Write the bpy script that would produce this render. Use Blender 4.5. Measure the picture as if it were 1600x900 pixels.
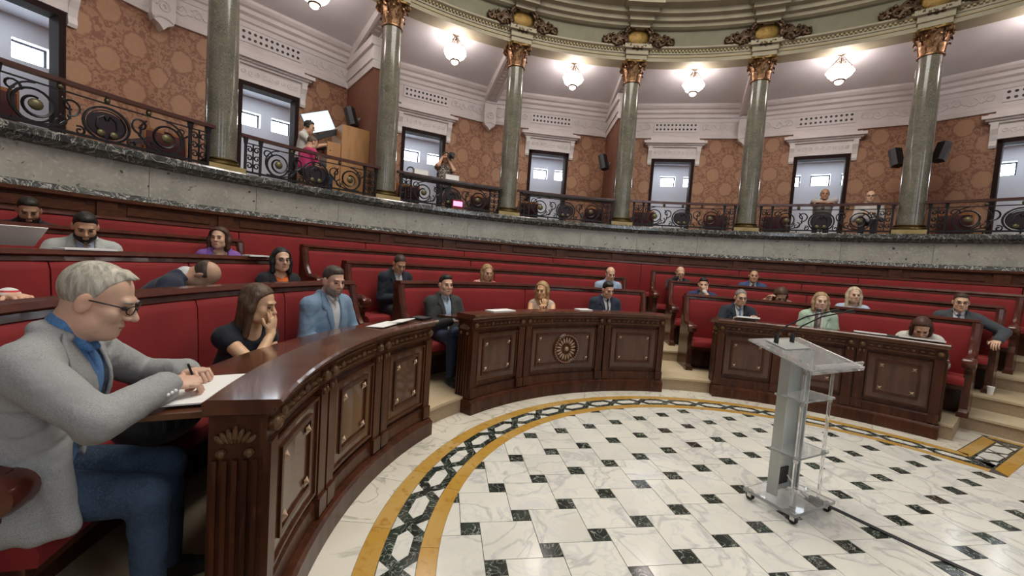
import bpy, math, random
import numpy as np
from mathutils import Vector, Matrix
random.seed(7); np.random.seed(7)
for o in list(bpy.data.objects): bpy.data.objects.remove(o)
SC = bpy.context.scene
COL = SC.collection
# ------------------------------------------------------------------ camera
cam = bpy.data.cameras.new('camera'); co = bpy.data.objects.new('camera', cam); COL.objects.link(co); SC.camera = co
cam.sensor_width = 36; cam.lens = 654.66/1600*36; cam.clip_start = .05; cam.clip_end = 100
_r = (0.893675, -0.443257, 0.069769); _d = (0.034902, -0.086347, -0.995654); _f = (0.447355, 0.892226, -0.061696)
co.matrix_world = Matrix(((_r[0], -_d[0], -_f[0], -3.08495), (_r[1], -_d[1], -_f[1], -1.08707), (_r[2], -_d[2], -_f[2], 1.6), (0, 0, 0, 1)))
# ------------------------------------------------------------------ world, exposure
W = bpy.data.worlds.new('world'); SC.world = W; W.use_nodes = True
W.node_tree.nodes['Background'].inputs[0].default_value = (1.0, .97, .92, 1)
W.node_tree.nodes['Background'].inputs[1].default_value = 0.20
SC.view_settings.view_transform = 'Standard'; SC.view_settings.look = 'None'
SC.view_settings.exposure = 0.0; SC.view_settings.gamma = 1.0; SC.view_settings.use_curve_mapping = False
def area(name, loc, rot, sx, sy, power, col):
    l = bpy.data.lights.new(name, 'AREA'); l.shape = 'RECTANGLE'; l.size = sx; l.size_y = sy; l.energy = power; l.color = col
    o = bpy.data.objects.new(name, l); COL.objects.link(o); o.location = loc; o.rotation_euler = rot; return o
area('chamber_overhead_area', (0, 2.0, 9.3), (0, 0, 0), 6.0, 5.0, 760, (1.0, .95, .86))  # area light standing in for the chamber's unseen overhead lighting
R_ = math.radians
# ------------------------------------------------------------------ mesh helpers
def cs(a): a = R_(a); return math.cos(a), math.sin(a)
def pol(r, th, z): c, s = cs(th); return (r*c, r*s, z)
def woff(p):
    v = Vector((0, 0, 0))
    while p: v += p.location; p = p.parent
    return v
class MB:
    def __init__(s): s.v = []; s.f = []
    def add(s, v, f):
        n = len(s.v); s.v += [tuple(p) for p in v]; s.f += [tuple(i+n for i in q) for q in f]; return s
    def box(s, c, d, R=None):
        x, y, z = d[0]/2, d[1]/2, d[2]/2
        v = [Vector((a, b, e)) for a in (-x, x) for b in (-y, y) for e in (-z, z)]
        if R is not None: v = [R @ p for p in v]
        v = [p+Vector(c) for p in v]
        return s.add(v, [(0, 1, 3, 2), (4, 6, 7, 5), (0, 4, 5, 1), (2, 3, 7, 6), (0, 2, 6, 4), (1, 5, 7, 3)])
    def prism(s, poly, z0, z1):
        n = len(poly)
        v = [(p[0], p[1], z0) for p in poly]+[(p[0], p[1], z1) for p in poly]
        return s.add(v, [tuple(range(n))[::-1], tuple(range(n, 2*n))]+[(i, (i+1) % n, n+(i+1) % n, n+i) for i in range(n)])
    def extr(s, poly, fn, a, b):      # poly of 2D points, fn(u,v,w)->xyz extruded in w
        n = len(poly)
        v = [fn(p[0], p[1], a) for p in poly]+[fn(p[0], p[1], b) for p in poly]
        return s.add(v, [tuple(range(n))[::-1], tuple(range(n, 2*n))]+[(i, (i+1) % n, n+(i+1) % n, n+i) for i in range(n)])
    def sweep(s, prof, t0, t1, n=None, R0=0):   # closed (r,z) profile swept about z from t0 to t1 degrees
        n = n or max(1, int(abs(t1-t0)/2)); m = len(prof); v = []; f = []
        for i in range(n+1):
            c, q = cs(t0+(t1-t0)*i/n)
            v += [(r*c-R0, r*q, z) for r, z in prof]
        for i in range(n):
            for j in range(m):
                k = (j+1) % m; f.append((i*m+j, i*m+k, (i+1)*m+k, (i+1)*m+j))
        f.append(tuple(range(m))[::-1]); f.append(tuple(range(n*m, n*m+m)))
        return s.add(v, f)
    def tube(s, pts, rad, n=6, cap=True, flat=1.0):
        P = [Vector(p) for p in pts]; m = len(P)
        rr = rad if hasattr(rad, '__len__') else [rad]*m
        t0 = (P[1]-P[0]).normalized(); u = t0.orthogonal().normalized(); v = []; f = []
        for i in range(m):
            t = (P[min(i+1, m-1)]-P[max(i-1, 0)])
            if t.length < 1e-9: t = t0.copy()
            t.normalize(); u = (u-t*u.dot(t)).normalized(); w = t.cross(u)
            for j in range(n):
                a = 2*math.pi*j/n; v.append(P[i]+(u*math.cos(a)+w*math.sin(a)*flat)*rr[i])
        for i in range(m-1):
            for j in range(n):
                k = (j+1) % n; f.append((i*n+j, i*n+k, (i+1)*n+k, (i+1)*n+j))
        if cap: f.append(tuple(range(n))[::-1]); f.append(tuple(range((m-1)*n, m*n)))
        return s.add(v, f)
    def lathe(s, prof, n=16, c=(0, 0, 0), R=None, capped=True):
        m = len(prof); v = []; f = []
        for i in range(n):
            a = 2*math.pi*i/n
            for r, z in prof:
                p = Vector((r*math.cos(a), r*math.sin(a), z))
                if R is not None: p = R @ p
                v.append(p+Vector(c))
        for i in range(n):
            k = (i+1) % n
            for j in range(m-1): f.append((i*m+j, k*m+j, k*m+j+1, i*m+j+1))
        if capped: f.append(tuple(i*m for i in range(n))[::-1]); f.append(tuple(i*m+m-1 for i in range(n)))
        return s.add(v, f)
    def ell(s, c, rad, R=None, nu=10, nv=6):
        v = []; f = []
        for j in range(1, nv):
            b = math.pi*j/nv-math.pi/2
            for i in range(nu):
                a = 2*math.pi*i/nu; v.append(Vector((rad[0]*math.cos(b)*math.cos(a), rad[1]*math.cos(b)*math.sin(a), rad[2]*math.sin(b))))
        v += [Vector((0, 0, -rad[2])), Vector((0, 0, rad[2]))]; L = len(v)
        if R is not None: v = [R @ p for p in v]
        v = [p+Vector(c) for p in v]
        for j in range(nv-2):
            for i in range(nu):
                k = (i+1) % nu; f.append((j*nu+i, j*nu+k, (j+1)*nu+k, (j+1)*nu+i))
        for i in range(nu):
            k = (i+1) % nu; f.append((L-2, k, i)); f.append((L-1, (nv-2)*nu+i, (nv-2)*nu+k))
        return s.add(v, f)
    def build(s, name, mat, parent=None, smooth=False, world=True, org=True):
        me = bpy.data.meshes.new(name)
        off = Vector((0, 0, 0)); loc = Vector((0, 0, 0))
        if parent is not None:
            if world: off = woff(parent)
        elif world and org:
            a = np.array([tuple(p) for p in s.v]); lo = a.min(0); hi = a.max(0); loc = Vector(((lo[0]+hi[0])/2, (lo[1]+hi[1])/2, lo[2])); off = loc
        me.from_pydata([(p[0]-off[0], p[1]-off[1], p[2]-off[2]) for p in s.v], [], s.f); me.update()
        if smooth:
            me.polygons.foreach_set('use_smooth', [True]*len(me.polygons))
            if smooth != 'all':
                try: me.set_sharp_from_angle(angle=R_(40))
                except Exception: pass
        if mat: me.materials.append(mat)
        o = bpy.data.objects.new(name, me); COL.objects.link(o); o.location = loc
        if parent is not None: o.parent = parent
        return o
def tag(o, label=None, cat=None, group=None, kind=None):
    if label: o['label'] = label
    if cat: o['category'] = cat
    if group: o['group'] = group
    if kind: o['kind'] = kind
    return o
def empty(name, loc=(0, 0, 0), rz=0, label=None, cat=None, group=None, kind=None):
    o = bpy.data.objects.new(name, None); COL.objects.link(o); o.location = loc; o.rotation_euler = (0, 0, R_(rz)); o.empty_display_size = .1
    return tag(o, label, cat, group, kind)
def copy_tree(o, parent=None):
    c = o.copy(); COL.objects.link(c); c.parent = parent
    for ch in o.children: copy_tree(ch, c)
    return c
# ------------------------------------------------------------------ materials
def mat(name, base, rough=.5, metal=0., layers=(), bump=None, rnd=False, stretch=None, coat=0., sheen=0., emit=None, trans=0., ior=1.45, spec=.5):
    """layers: (kind, scale, colour, lo, hi, detail, distortion) mixed over base with noise ('n'), vein ('v') or stripes ('s') masks in object space"""
    m = bpy.data.materials.new(name); m.use_nodes = True; nt = m.node_tree; N = nt.nodes; L = nt.links; b = N['Principled BSDF']
    b.inputs['Base Color'].default_value = (*base, 1); b.inputs['Roughness'].default_value = rough; b.inputs['Metallic'].default_value = metal
    b.inputs['Specular IOR Level'].default_value = spec; b.inputs['IOR'].default_value = ior
    if coat: b.inputs['Coat Weight'].default_value = coat; b.inputs['Coat Roughness'].default_value = .08
    if sheen: b.inputs['Sheen Weight'].default_value = sheen; b.inputs['Sheen Roughness'].default_value = .4
    if trans: b.inputs['Transmission Weight'].default_value = trans
    if emit: b.inputs['Emission Color'].default_value = (*emit[0], 1); b.inputs['Emission Strength'].default_value = emit[1]
    if not layers and not bump: return m
    tc = N.new('ShaderNodeTexCoord'); cur = tc.outputs['Object']
    if rnd:
        oi = N.new('ShaderNodeObjectInfo'); mu = N.new('ShaderNodeMath'); mu.operation = 'MULTIPLY'; mu.inputs[1].default_value = 57.
        L.new(oi.outputs['Random'], mu.inputs[0]); va = N.new('ShaderNodeVectorMath'); L.new(cur, va.inputs[0]); L.new(mu.outputs[0], va.inputs[1]); cur = va.outputs[0]
    if stretch:
        vm = N.new('ShaderNodeVectorMath'); vm.operation = 'MULTIPLY'; vm.inputs[1].default_value = stretch; L.new(cur, vm.inputs[0]); cur = vm.outputs[0]
    col = None
    for kind, sc, c2, lo, hi, det, dist in layers:
        no = N.new('ShaderNodeTexNoise'); no.inputs['Scale'].default_value = sc; no.inputs['Detail'].default_value = det; no.inputs['Distortion'].default_value = dist
        L.new(cur, no.inputs['Vector']); fac = no.outputs['Fac']
        if kind == 'v':
            s1 = N.new('ShaderNodeMath'); s1.operation = 'SUBTRACT'; s1.inputs[1].default_value = .5; L.new(fac, s1.inputs[0])
            s2 = N.new('ShaderNodeMath'); s2.operation = 'ABSOLUTE'; L.new(s1.outputs[0], s2.inputs[0]); fac = s2.outputs[0]
        mr = N.new('ShaderNodeMapRange'); mr.inputs['From Min'].default_value = lo; mr.inputs['From Max'].default_value = hi; L.new(fac, mr.inputs['Value'])
        mx = N.new('ShaderNodeMix'); mx.data_type = 'RGBA'; L.new(mr.outputs[0], mx.inputs['Factor'])
        if col is None: mx.inputs['A'].default_value = (*base, 1)
        else: L.new(col, mx.inputs['A'])
        mx.inputs['B'].default_value = (*c2, 1); col = mx.outputs['Result']
    if col is not None: L.new(col, b.inputs['Base Color'])
    if bump:
        no = N.new('ShaderNodeTexNoise'); no.inputs['Scale'].default_value = bump[0]; no.inputs['Detail'].default_value = 4; L.new(cur, no.inputs['Vector'])
        bu = N.new('ShaderNodeBump'); bu.inputs['Strength'].default_value = bump[1]; bu.inputs['Distance'].default_value = bump[2] if len(bump) > 2 else .01
        L.new(no.outputs['Fac'], bu.inputs['Height']); L.new(bu.outputs[0], b.inputs['Normal'])
    return m
def damask(name, tan, dark, mid):
    m = bpy.data.materials.new(name); m.use_nodes = True; nt = m.node_tree; N = nt.nodes; L = nt.links; b = N['Principled BSDF']; b.inputs['Roughness'].default_value = .6
    tc = N.new('ShaderNodeTexCoord'); sp = N.new('ShaderNodeSeparateXYZ')
    nz = N.new('ShaderNodeTexNoise'); nz.inputs['Scale'].default_value = 11; nz.inputs['Detail'].default_value = 3; L.new(tc.outputs['Object'], nz.inputs['Vector'])
    L.new(tc.outputs['Object'], sp.inputs[0])
    def mth(op, a, b_=None, c=None):
        n = N.new('ShaderNodeMath'); n.operation = op
        for i, v in enumerate((a, b_, c)):
            if v is None: continue
            if isinstance(v, (int, float)): n.inputs[i].default_value = v
            else: L.new(v, n.inputs[i])
        return n.outputs[0]
    u = mth('ADD', sp.outputs['Y'], sp.outputs['X']); w = sp.outputs['Z']
    def dist(du, dw):
        a = mth('SUBTRACT', mth('FRACT', mth('ADD', mth('MULTIPLY', u, 1/.74), du)), .5)
        e = mth('SUBTRACT', mth('FRACT', mth('ADD', mth('MULTIPLY', w, 1/.78), dw)), .5)
        return mth('SQRT', mth('ADD', mth('POWER', mth('MULTIPLY', a, 1.32), 2), mth('POWER', mth('MULTIPLY', e, 1.22), 2)))
    d = mth('MINIMUM', dist(0, 0), dist(.5, .5)); d = mth('ADD', d, mth('MULTIPLY', mth('SUBTRACT', nz.outputs['Fac'], .5), .20))
    ring = mth('MULTIPLY', mth('SMOOTH_MAX', mth('SUBTRACT', 1, mth('MULTIPLY', mth('ABSOLUTE', mth('SUBTRACT', d, .31)), 20)), 0, .05), 1)
    n2 = N.new('ShaderNodeTexNoise'); n2.inputs['Scale'].default_value = 13; n2.inputs['Detail'].default_value = 2; n2.inputs['Distortion'].default_value = 1.2; L.new(tc.outputs['Object'], n2.inputs['Vector'])
    fl = N.new('ShaderNodeMapRange'); fl.inputs['From Min'].default_value = .455; fl.inputs['From Max'].default_value = .495; L.new(n2.outputs['Fac'], fl.inputs['Value'])
    inn = N.new('ShaderNodeMapRange'); inn.inputs['From Min'].default_value = .30; inn.inputs['From Max'].default_value = .33; L.new(d, inn.inputs['Value'])
    def mix(f, a, c):
        x = N.new('ShaderNodeMix'); x.data_type = 'RGBA'; x.clamp_factor = True
        if isinstance(f, float): x.inputs['Factor'].default_value = f
        else: L.new(f, x.inputs['Factor'])
        for k, v in (('A', a), ('B', c)):
            if isinstance(v, tuple): x.inputs[k].default_value = (*v, 1)
            else: L.new(v, x.inputs[k])
        return x.outputs['Result']
    bg = mix(fl.outputs[0], dark, mid); ins = mix(mth('MULTIPLY', fl.outputs[0], .35), tan, mid)
    c = mix(inn.outputs[0], ins, bg); c = mix(ring, c, dark); L.new(c, b.inputs['Base Color'])
    return m
MT = {}
MT['white_marble'] = mat('white_marble', (.765, .745, .675), .14, 0, [('n', 1.6, (.67, .65, .59), .42, .7, 3, .5), ('v', 1.7, (.52, .515, .50), .030, 0., 6, 1.3), ('v', 4.5, (.66, .65, .63), .03, 0., 4, .8)], rnd=True)
MT['ring_marble'] = mat('ring_marble', (.74, .70, .60), .16, 0, [('n', 2.2, (.64, .59, .48), .4, .7, 4, .5), ('v', 2.0, (.45, .42, .36), .025, 0., 6, 1.4)], rnd=True)
MT['dark_marble'] = mat('dark_marble', (.022, .026, .022), .12, 0, [('n', 9, (.05, .065, .05), .45, .7, 4, .8), ('v', 9, (.38, .42, .37), .018, 0., 6, 2.0)], rnd=True)
MT['yellow_marble'] = mat('yellow_marble', (.50, .285, .055), .16, 0, [('n', 2.4, (.55, .36, .13), .4, .66, 4, .6), ('n', 16, (.40, .20, .035), .56, .72, 3, .4)], rnd=True)
MT['grout'] = mat('grout', (.07, .06, .05), .9)
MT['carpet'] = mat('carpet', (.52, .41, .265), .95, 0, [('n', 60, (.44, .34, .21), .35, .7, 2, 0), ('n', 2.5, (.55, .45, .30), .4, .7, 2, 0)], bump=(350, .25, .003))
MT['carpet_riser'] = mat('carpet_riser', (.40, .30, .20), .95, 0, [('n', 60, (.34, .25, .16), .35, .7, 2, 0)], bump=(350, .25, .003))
WG = (.7, .7, 7)
MT['desk_wood'] = mat('desk_wood', (.072, .022, .009), .30, 0, [('n', 6, (.036, .010, .005), .40, .66, 6, 1.2), ('n', 30, (.10, .040, .018), .55, .75, 3, .5)], stretch=(1, 1, .18), coat=0.06, spec=0.3)
MT['desk_panel'] = mat('desk_panel', (.092, .033, .013), .30, 0, [('n', 8, (.055, .018, .007), .40, .66, 6, 1.0)], stretch=(1, 1, .25), coat=.6)
MT['desk_top'] = mat('desk_top', (.115, .040, .020), .22, 0, [('n', 5, (.065, .022, .012), .40, .66, 6, 1.2)], coat=.4)
MT['carving'] = mat('carving', (.125, .058, .020), .38, 0, [('n', 40, (.09, .042, .016), .45, .62, 3, 0)], bump=(60, .5, .01))
MT['stud'] = mat('stud', (.40, .27, .18), .38, .25)
MT['rail_wood'] = mat('rail_wood', (.100, .026, .016), .22, 0, [('n', 7, (.065, .018, .012), .40, .66, 5, 1)], coat=0.25)
MT['end_wood'] = mat('end_wood', (.085, .028, .016), .25, 0, [('n', 7, (.045, .014, .009), .40, .66, 5, 1)], stretch=(1, 1, .3), coat=0.15, spec=0.35)
MT['wainscot'] = mat('wainscot', (.090, .032, .016), .33, 0, [('n', 9, (.055, .02, .011), .42, .62, 5, 1)], stretch=(1, 1, 3.), coat=0.05, spec=0.3)
MT['velvet'] = mat('velvet', (.235, .011, .012), .78, 0, [('n', 3.0, (.180, .008, .009), .35, .7, 3, 0)], sheen=.12, bump=(220, .15, .002))
MT['granite'] = mat('granite', (.170, .156, .122), .15, 0, [('n', 5, (.125, .118, .092), .4, .65, 4, 0), ('n', 42, (.26, .25, .19), .55, .75, 3, 0), ('n', 60, (.05, .055, .045), .57, .72, 3, 0)], coat=.3, rnd=True)
MT['grey_marble'] = mat('grey_marble', (.37, .355, .31), .28, 0, [('n', 3.5, (.29, .28, .245), .4, .66, 4, .3), ('n', 26, (.45, .43, .375), .52, .75, 4, 0), ('n', 15, (.045, .042, .035), .66, .72, 3, .3)], rnd=True)
MT['ledge_marble'] = mat('ledge_marble', (.032, .036, .036), .12, 0, [('n', 4, (.075, .08, .075), .45, .7, 4, .6), ('v', 3.4, (.50, .48, .44), .016, 0., 5, 2.2), ('v', 9., (.26, .26, .24), .014, 0., 4, 2.0)], coat=.3)
MT['strip_marble'] = mat('strip_marble', (.035, .038, .038), .45, 0, [('n', 6, (.09, .095, .09), .45, .7, 4, .6), ('v', 7.0, (.50, .48, .44), .035, 0., 5, 2.2)], spec=.3)
MT['plaster'] = mat('plaster', (.74, .69, .67), .7, 0, [('n', 3, (.68, .63, .61), .4, .7, 3, 0)])
MT['relief'] = mat('relief', (.74, .705, .68), .65)
MT['ceil_paint'] = mat('ceil_paint', (.72, .69, .70), .8, 0, [('n', 2, (.67, .64, .65), .4, .7, 3, 0)])
MT['frieze'] = mat('frieze', (.195, .185, .125), .7, 0, [('n', 2.5, (.16, .152, .10), .4, .68, 4, .4)])
MT['entab'] = mat('entab', (.36, .315, .22), .6, 0, [('n', 3, (.30, .265, .18), .4, .7, 3, 0)])
MT['entab_gold'] = mat('entab_gold', (.26, .20, .09), .5, .2)
MT['bronze'] = mat('bronze', (.30, .165, .085), .36, .75, [('n', 22, (.09, .045, .02), .45, .65, 3, 0), ('n', 9, (.46, .27, .15), .6, .8, 2, 0)])
MT['gilt_dark'] = mat('gilt_dark', (.085, .045, .022), .42, .45, [('n', 30, (.035, .022, .012), .45, .62, 3, 0), ('n', 14, (.30, .19, .07), .62, .8, 2, 0)])
MT['gold'] = mat('gold', (.20, .12, .025), .45, .5, [('n', 12, (.15, .085, .018), .45, .65, 3, 0)], bump=(14, .6, .02))
MT['brass'] = mat('brass', (.16, .11, .04), .3, .8)
MT['plinth_stone'] = mat('plinth_stone', (.36, .27, .12), .35, 0, [('n', 9, (.26, .19, .08), .4, .7, 3, 0)])
MT['iron'] = mat('iron', (.018, .016, .018), .42, .5)
MT['shield'] = mat('shield', (.022, .012, .018), .45, .3)
MT['iron_gilt'] = mat('iron_gilt', (.13, .11, .055), .4, .6)
MT['rail_top'] = mat('rail_top', (.065, .022, .018), .3, 0, coat=.3)
MT['door_frame'] = mat('door_frame', (.022, .010, .009), .7, spec=.15)
MT['corr_wall'] = mat('corr_wall', (.72, .74, .80), .8)
MT['win_frame'] = mat('win_frame', (.025, .027, .035), .5)
MT['win_pane'] = mat('win_pane', (.9, .95, 1), .4, emit=((.86, .94, 1.0), 16.0))
MT['shade'] = mat('shade', (.9, .86, .8), .4, emit=((1.0, .89, .86), 18.0))
MT['shade_tip'] = mat('shade_tip', (.9, .75, .65), .4, emit=((1.0, .72, .58), 6.0))
MT['wallpaper'] = damask('wallpaper', (.41, .225, .13), (.235, .100, .058), (.365, .19, .108))
MT['brown_wall'] = mat('brown_wall', (.235, .098, .058), .6, 0, [('n', 5, (.20, .082, .048), .4, .7, 3, 0)])
MT['gallery_floor'] = mat('gallery_floor', (.20, .12, .07), .6)
MT['maroon'] = mat('maroon', (.075, .014, .016), .7, sheen=.2)
MT['gal_wood'] = mat('gal_wood', (.30, .115, .035), .35, 0, [('n', 9, (.21, .075, .022), .42, .66, 4, .8)], stretch=(1, 1, .2))
MT['booth'] = mat('booth', (.42, .215, .085), .45, 0, [('n', 7, (.34, .165, .062), .42, .66, 4, .8)], stretch=(1, 1, .2))
MT['black'] = mat('black', (.012, .012, .013), .45)
MT['dark_grey'] = mat('dark_grey', (.04, .04, .043), .5)
MT['bag_cloth'] = mat('bag_cloth', (.055, .053, .055), .8, sheen=.3)
MT['paper'] = mat('paper', (.82, .81, .79), .7)
MT['acrylic'] = mat('acrylic', (.96, .97, .97), .03, trans=.86, ior=1.32)
MT['satin'] = mat('satin', (.50, .52, .50), .32, .35)
MT['metal'] = mat('metal', (.6, .6, .58), .25, .95)
MT['cable'] = mat('cable', (.03, .03, .035), .5)
MT['led_case'] = mat('led_case', (.12, .01, .015), .4)
MT['led'] = mat('led', (.9, .1, .25), .4, emit=((1.0, .12, .28), 5.0))
MT['screen'] = mat('screen', (.4, .5, .55), .2, emit=((.72, .87, .95), .75))
MT['steel_bottle'] = mat('steel_bottle', (.45, .44, .43), .25, .9)
def cloth(name, c, rough=.85, var=.75, sc=14, bump=(9, .5, .02)):
    return mat(name, c, rough, 0, [('n', sc*12, tuple(x*var for x in c), .35, .65, 2, 0)], sheen=.1, bump=bump)
# ================================================================== THE SETTING
BAYS = [132.393, 112.157, 91.921, 71.685, 51.448, 31.212, 10.976]
COLS = [142.511, 122.275, 102.039, 81.803, 61.567, 41.330, 21.094, .858]
TB = math.tan(R_(10.118))
def struct(o): return tag(o, kind='structure')
# ---- floor with its marble pieces
fb = MB(); fb.prism([(-6, -5), (9, -5), (9, 6), (-6, 6)], -.06, -.005); floor = struct(fb.build('floor', MT['grout'], org=False))
GAP = .0020
def halfclip(poly, a, b, c):      # keep a*x+b*y<=c
    out = []
    for i in range(len(poly)):
        p, q = poly[i], poly[(i+1) % len(poly)]; dp = a*p[0]+b*p[1]-c; dq = a*q[0]+b*q[1]-c
        if dp <= 0: out.append(p)
        if (dp < 0 < dq) or (dq < 0 < dp):
            t = dp/(dp-dq); out.append((p[0]+(q[0]-p[0])*t, p[1]+(q[1]-p[1])*t))
    return out
def discclip(poly, R):
    if all(math.hypot(*p) <= R for p in poly): return poly
    th = math.degrees(math.atan2(sum(p[1] for p in poly), sum(p[0] for p in poly)))
    for k in range(-12, 13):
        c, s = cs(th+k*2.0); poly = halfclip(poly, c, s, R*math.cos(R_(1)))
        if len(poly) < 3: return []
    return poly
def parea(p): return abs(sum(p[i][0]*p[(i+1) % len(p)][1]-p[(i+1) % len(p)][0]*p[i][1] for i in range(len(p))))/2
def piece(name, poly, m, top=0., thick=.02):
    if len(poly) < 3 or parea(poly) < 2e-4: return None
    if sum(poly[i][0]*poly[(i+1) % len(poly)][1]-poly[(i+1) % len(poly)][0]*poly[i][1] for i in range(len(poly))) < 0: poly = poly[::-1]
    b = MB(); b.prism(poly, top-thick, top); return b.build(name, m, floor)
ta = R_(1.944-19.30); ux, uy = math.cos(ta), math.sin(ta); A_, B_ = .3278, .1148
O0 = (-1.76755-(B_/2)*(ux-uy), .44631-(B_/2)*(uy+ux))
def tw(i, j, x, y):
    X = i*A_-j*B_+x; Y = i*B_+j*A_+y
    return (O0[0]+X*ux-Y*uy, O0[1]+X*uy+Y*ux)
RIN = 2.574
def line_y(x): return .14+(x-2.62)*.0875
def place_tile(name, poly, m):
    if max(p[1] for p in poly) < -1.7 or max(p[0] for p in poly) < -2.7 or min(p[0] for p in poly) > 4.2 or min(p[1] for p in poly) > 2.7: return
    if all(math.hypot(*p) < RIN for p in poly): piece(name, poly, m); return
    a, c = -.0875, .14-2.62*.0875
    if max(p[0] for p in poly) > 1.0:
        lo = halfclip(poly, a, 1, c)
        if len(lo) > 2: piece(name, lo, m)
        hi = halfclip(poly, -a, -1, -c)
        if len(hi) > 2: hi = discclip(hi, RIN)
        if len(hi) > 2: piece(name, hi, m)
    else:
        q = discclip(poly, RIN)
        if len(q) > 2: piece(name, q, m)
g = GAP
for i in range(-14, 26):
    for j in range(-14, 20):
        sq = [tw(i, j, *p) for p in ((g, g), (B_-g, g), (B_-g, B_-g), (g, B_-g))]
        bg = [tw(i, j, *p) for p in ((g, B_+g), (A_-g, B_+g), (A_-g, A_+B_-g), (g, A_+B_-g))]
        c = sq[0]
        if math.hypot(*c) > 3.2 and not (c[0] > 1 and c[1] < .9 and c[0] < 4.4): continue
        place_tile('dark_tile', sq, MT['dark_marble']); place_tile('marble_tile', bg, MT['white_marble'])
def arcpoly(r0, r1, t0, t1, n=5):
    return [pol(r0, t0+(t1-t0)*k/n, 0)[:2] for k in range(n+1)]+[pol(r1, t1+(t0-t1)*k/n, 0)[:2] for k in range(n+1)]
def arcpiece(name, r0, r1, t0, t1, m, top=0., n=5):
    b = MB(); b.sweep([(r0, top-.02), (r1, top-.02), (r1, top), (r0, top)], t0, t1, n); return b.build(name, m, floor)
t = 5.6; k = 0
while t < 176:
    w = (13.2, 9.8, 11.4)[k % 3]; arcpiece('yellow_border', RIN+.002, 2.676, max(t, 3.5), t+w-.06, MT['yellow_marble']); arcpiece('yellow_border', 2.878, 2.988, max(t-3, 9.4), t-3+w-.06, MT['yellow_marble'])
    t += w; k += 1
arcpiece('dark_border', 2.6775, 2.8765, 5.6, 178, MT['dark_marble'], -.0006, 90)
t = 156.117-7.63*20
while t < 176:
    if t > 8:
        h = []
        for dr, dt in ((0, -2.62), (.045, -1.55), (.045, 1.55), (0, 2.62), (-.045, 1.6), (-.045, -1.6)): h.append(pol(2.777+dr, t+dt, 0)[:2])
        piece('hexagon_inlay', h, MT['white_marble'], .0004, .01)
    for rr, s in ((2.874, -1), (2.680, 1)):
        tt = t+3.815
        if tt > 9: piece('triangle_inlay', [pol(rr, tt-1.25, 0)[:2], pol(rr, tt+1.25, 0)[:2], pol(rr+s*.062, tt, 0)[:2]], MT['white_marble'], .0004, .01)
    t += 7.63
js = [11.2, 23.6, 34.8, 47.5, 59.0, 71.2, 82.4, 94.0, 106.2, 117.8, 129.5, 143.4, 152.7, 164.0, 176]
for a, b_ in zip(js[:-1], js[1:]): arcpiece('marble_slab', 2.990, 3.42, a+.03, b_-.03, MT['ring_marble'])
# straight border on the side passage
piece('yellow_border', [(2.935, .565), (3.90, .645), (3.79, .525), (2.88, .455)], MT['yellow_marble'])
piece('yellow_border', [(2.715, .250), (4.25, .375), (4.25, .265), (2.62, .142)], MT['yellow_marble'])
piece('dark_border', [(2.882, .452), (3.79, .522), (3.98, .352), (2.72, .254)], MT['dark_marble'], -.0006)
for cx_, cy_ in ((3.12, .382), (3.50, .413)):
    piece('hexagon_inlay', [(cx_+.15*math.cos(R_(a+5)), cy_+.088*math.sin(R_(a+5))) for a in (0, 50, 130, 180, 230, 310)], MT['white_marble'], .0004, .01)
for cx_, cy_, s in ((3.31, .465, -1), (3.31, .32, 1), (2.93, .43, -1), (3.70, .50, -1), (3.70, .35, 1), (2.92, .285, 1)):
    piece('triangle_inlay', [(cx_-.06, cy_-.006), (cx_+.06, cy_+.006), (cx_-s*.006, cy_+s*.05)], MT['white_marble'], .0004, .01)
arcpiece('yellow_border', 3.96, 4.05, -3, 8.9, MT['yellow_marble'])
piece('marble_slab', [(2.93, .575), (3.945, .66), (4.06, .90), (3.15, .72)], MT['ring_marble'], -.0008)
piece('marble_slab', [(4.052, -.25), (4.32, -.25), (4.22, .90), (4.0, .88), (3.99, .66)], MT['ring_marble'], -.001)
# ---- carpeted tiers
def tier(z, r0, t0, t1, r1, zlow):
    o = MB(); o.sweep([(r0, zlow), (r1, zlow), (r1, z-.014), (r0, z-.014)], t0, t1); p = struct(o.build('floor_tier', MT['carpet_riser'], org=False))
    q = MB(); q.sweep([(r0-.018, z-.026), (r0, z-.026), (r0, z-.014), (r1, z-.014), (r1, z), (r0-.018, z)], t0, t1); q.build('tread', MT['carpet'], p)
T0, T1 = 12.3, 171.2
for z, r0, r1, zl in ((.17, 3.34, 4.6, -.03), (.34, 4.44, 5.6, .0), (.51, 5.49, 6.7, .1), (.68, 6.54, 7.64, .2)):
    tier(z, r0, T0, T1, r1, zl)
for z, r0, r1, zl in ((.17, 4.10, 4.9, -.03), (.34, 4.66, 5.8, .0), (.51, 5.58, 6.9, .1), (.68, 6.54, 7.64, .2)):
    tier(z, r0, -12, T0, r1, zl); tier(z, r0, T1, 195, r1, zl)
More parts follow.
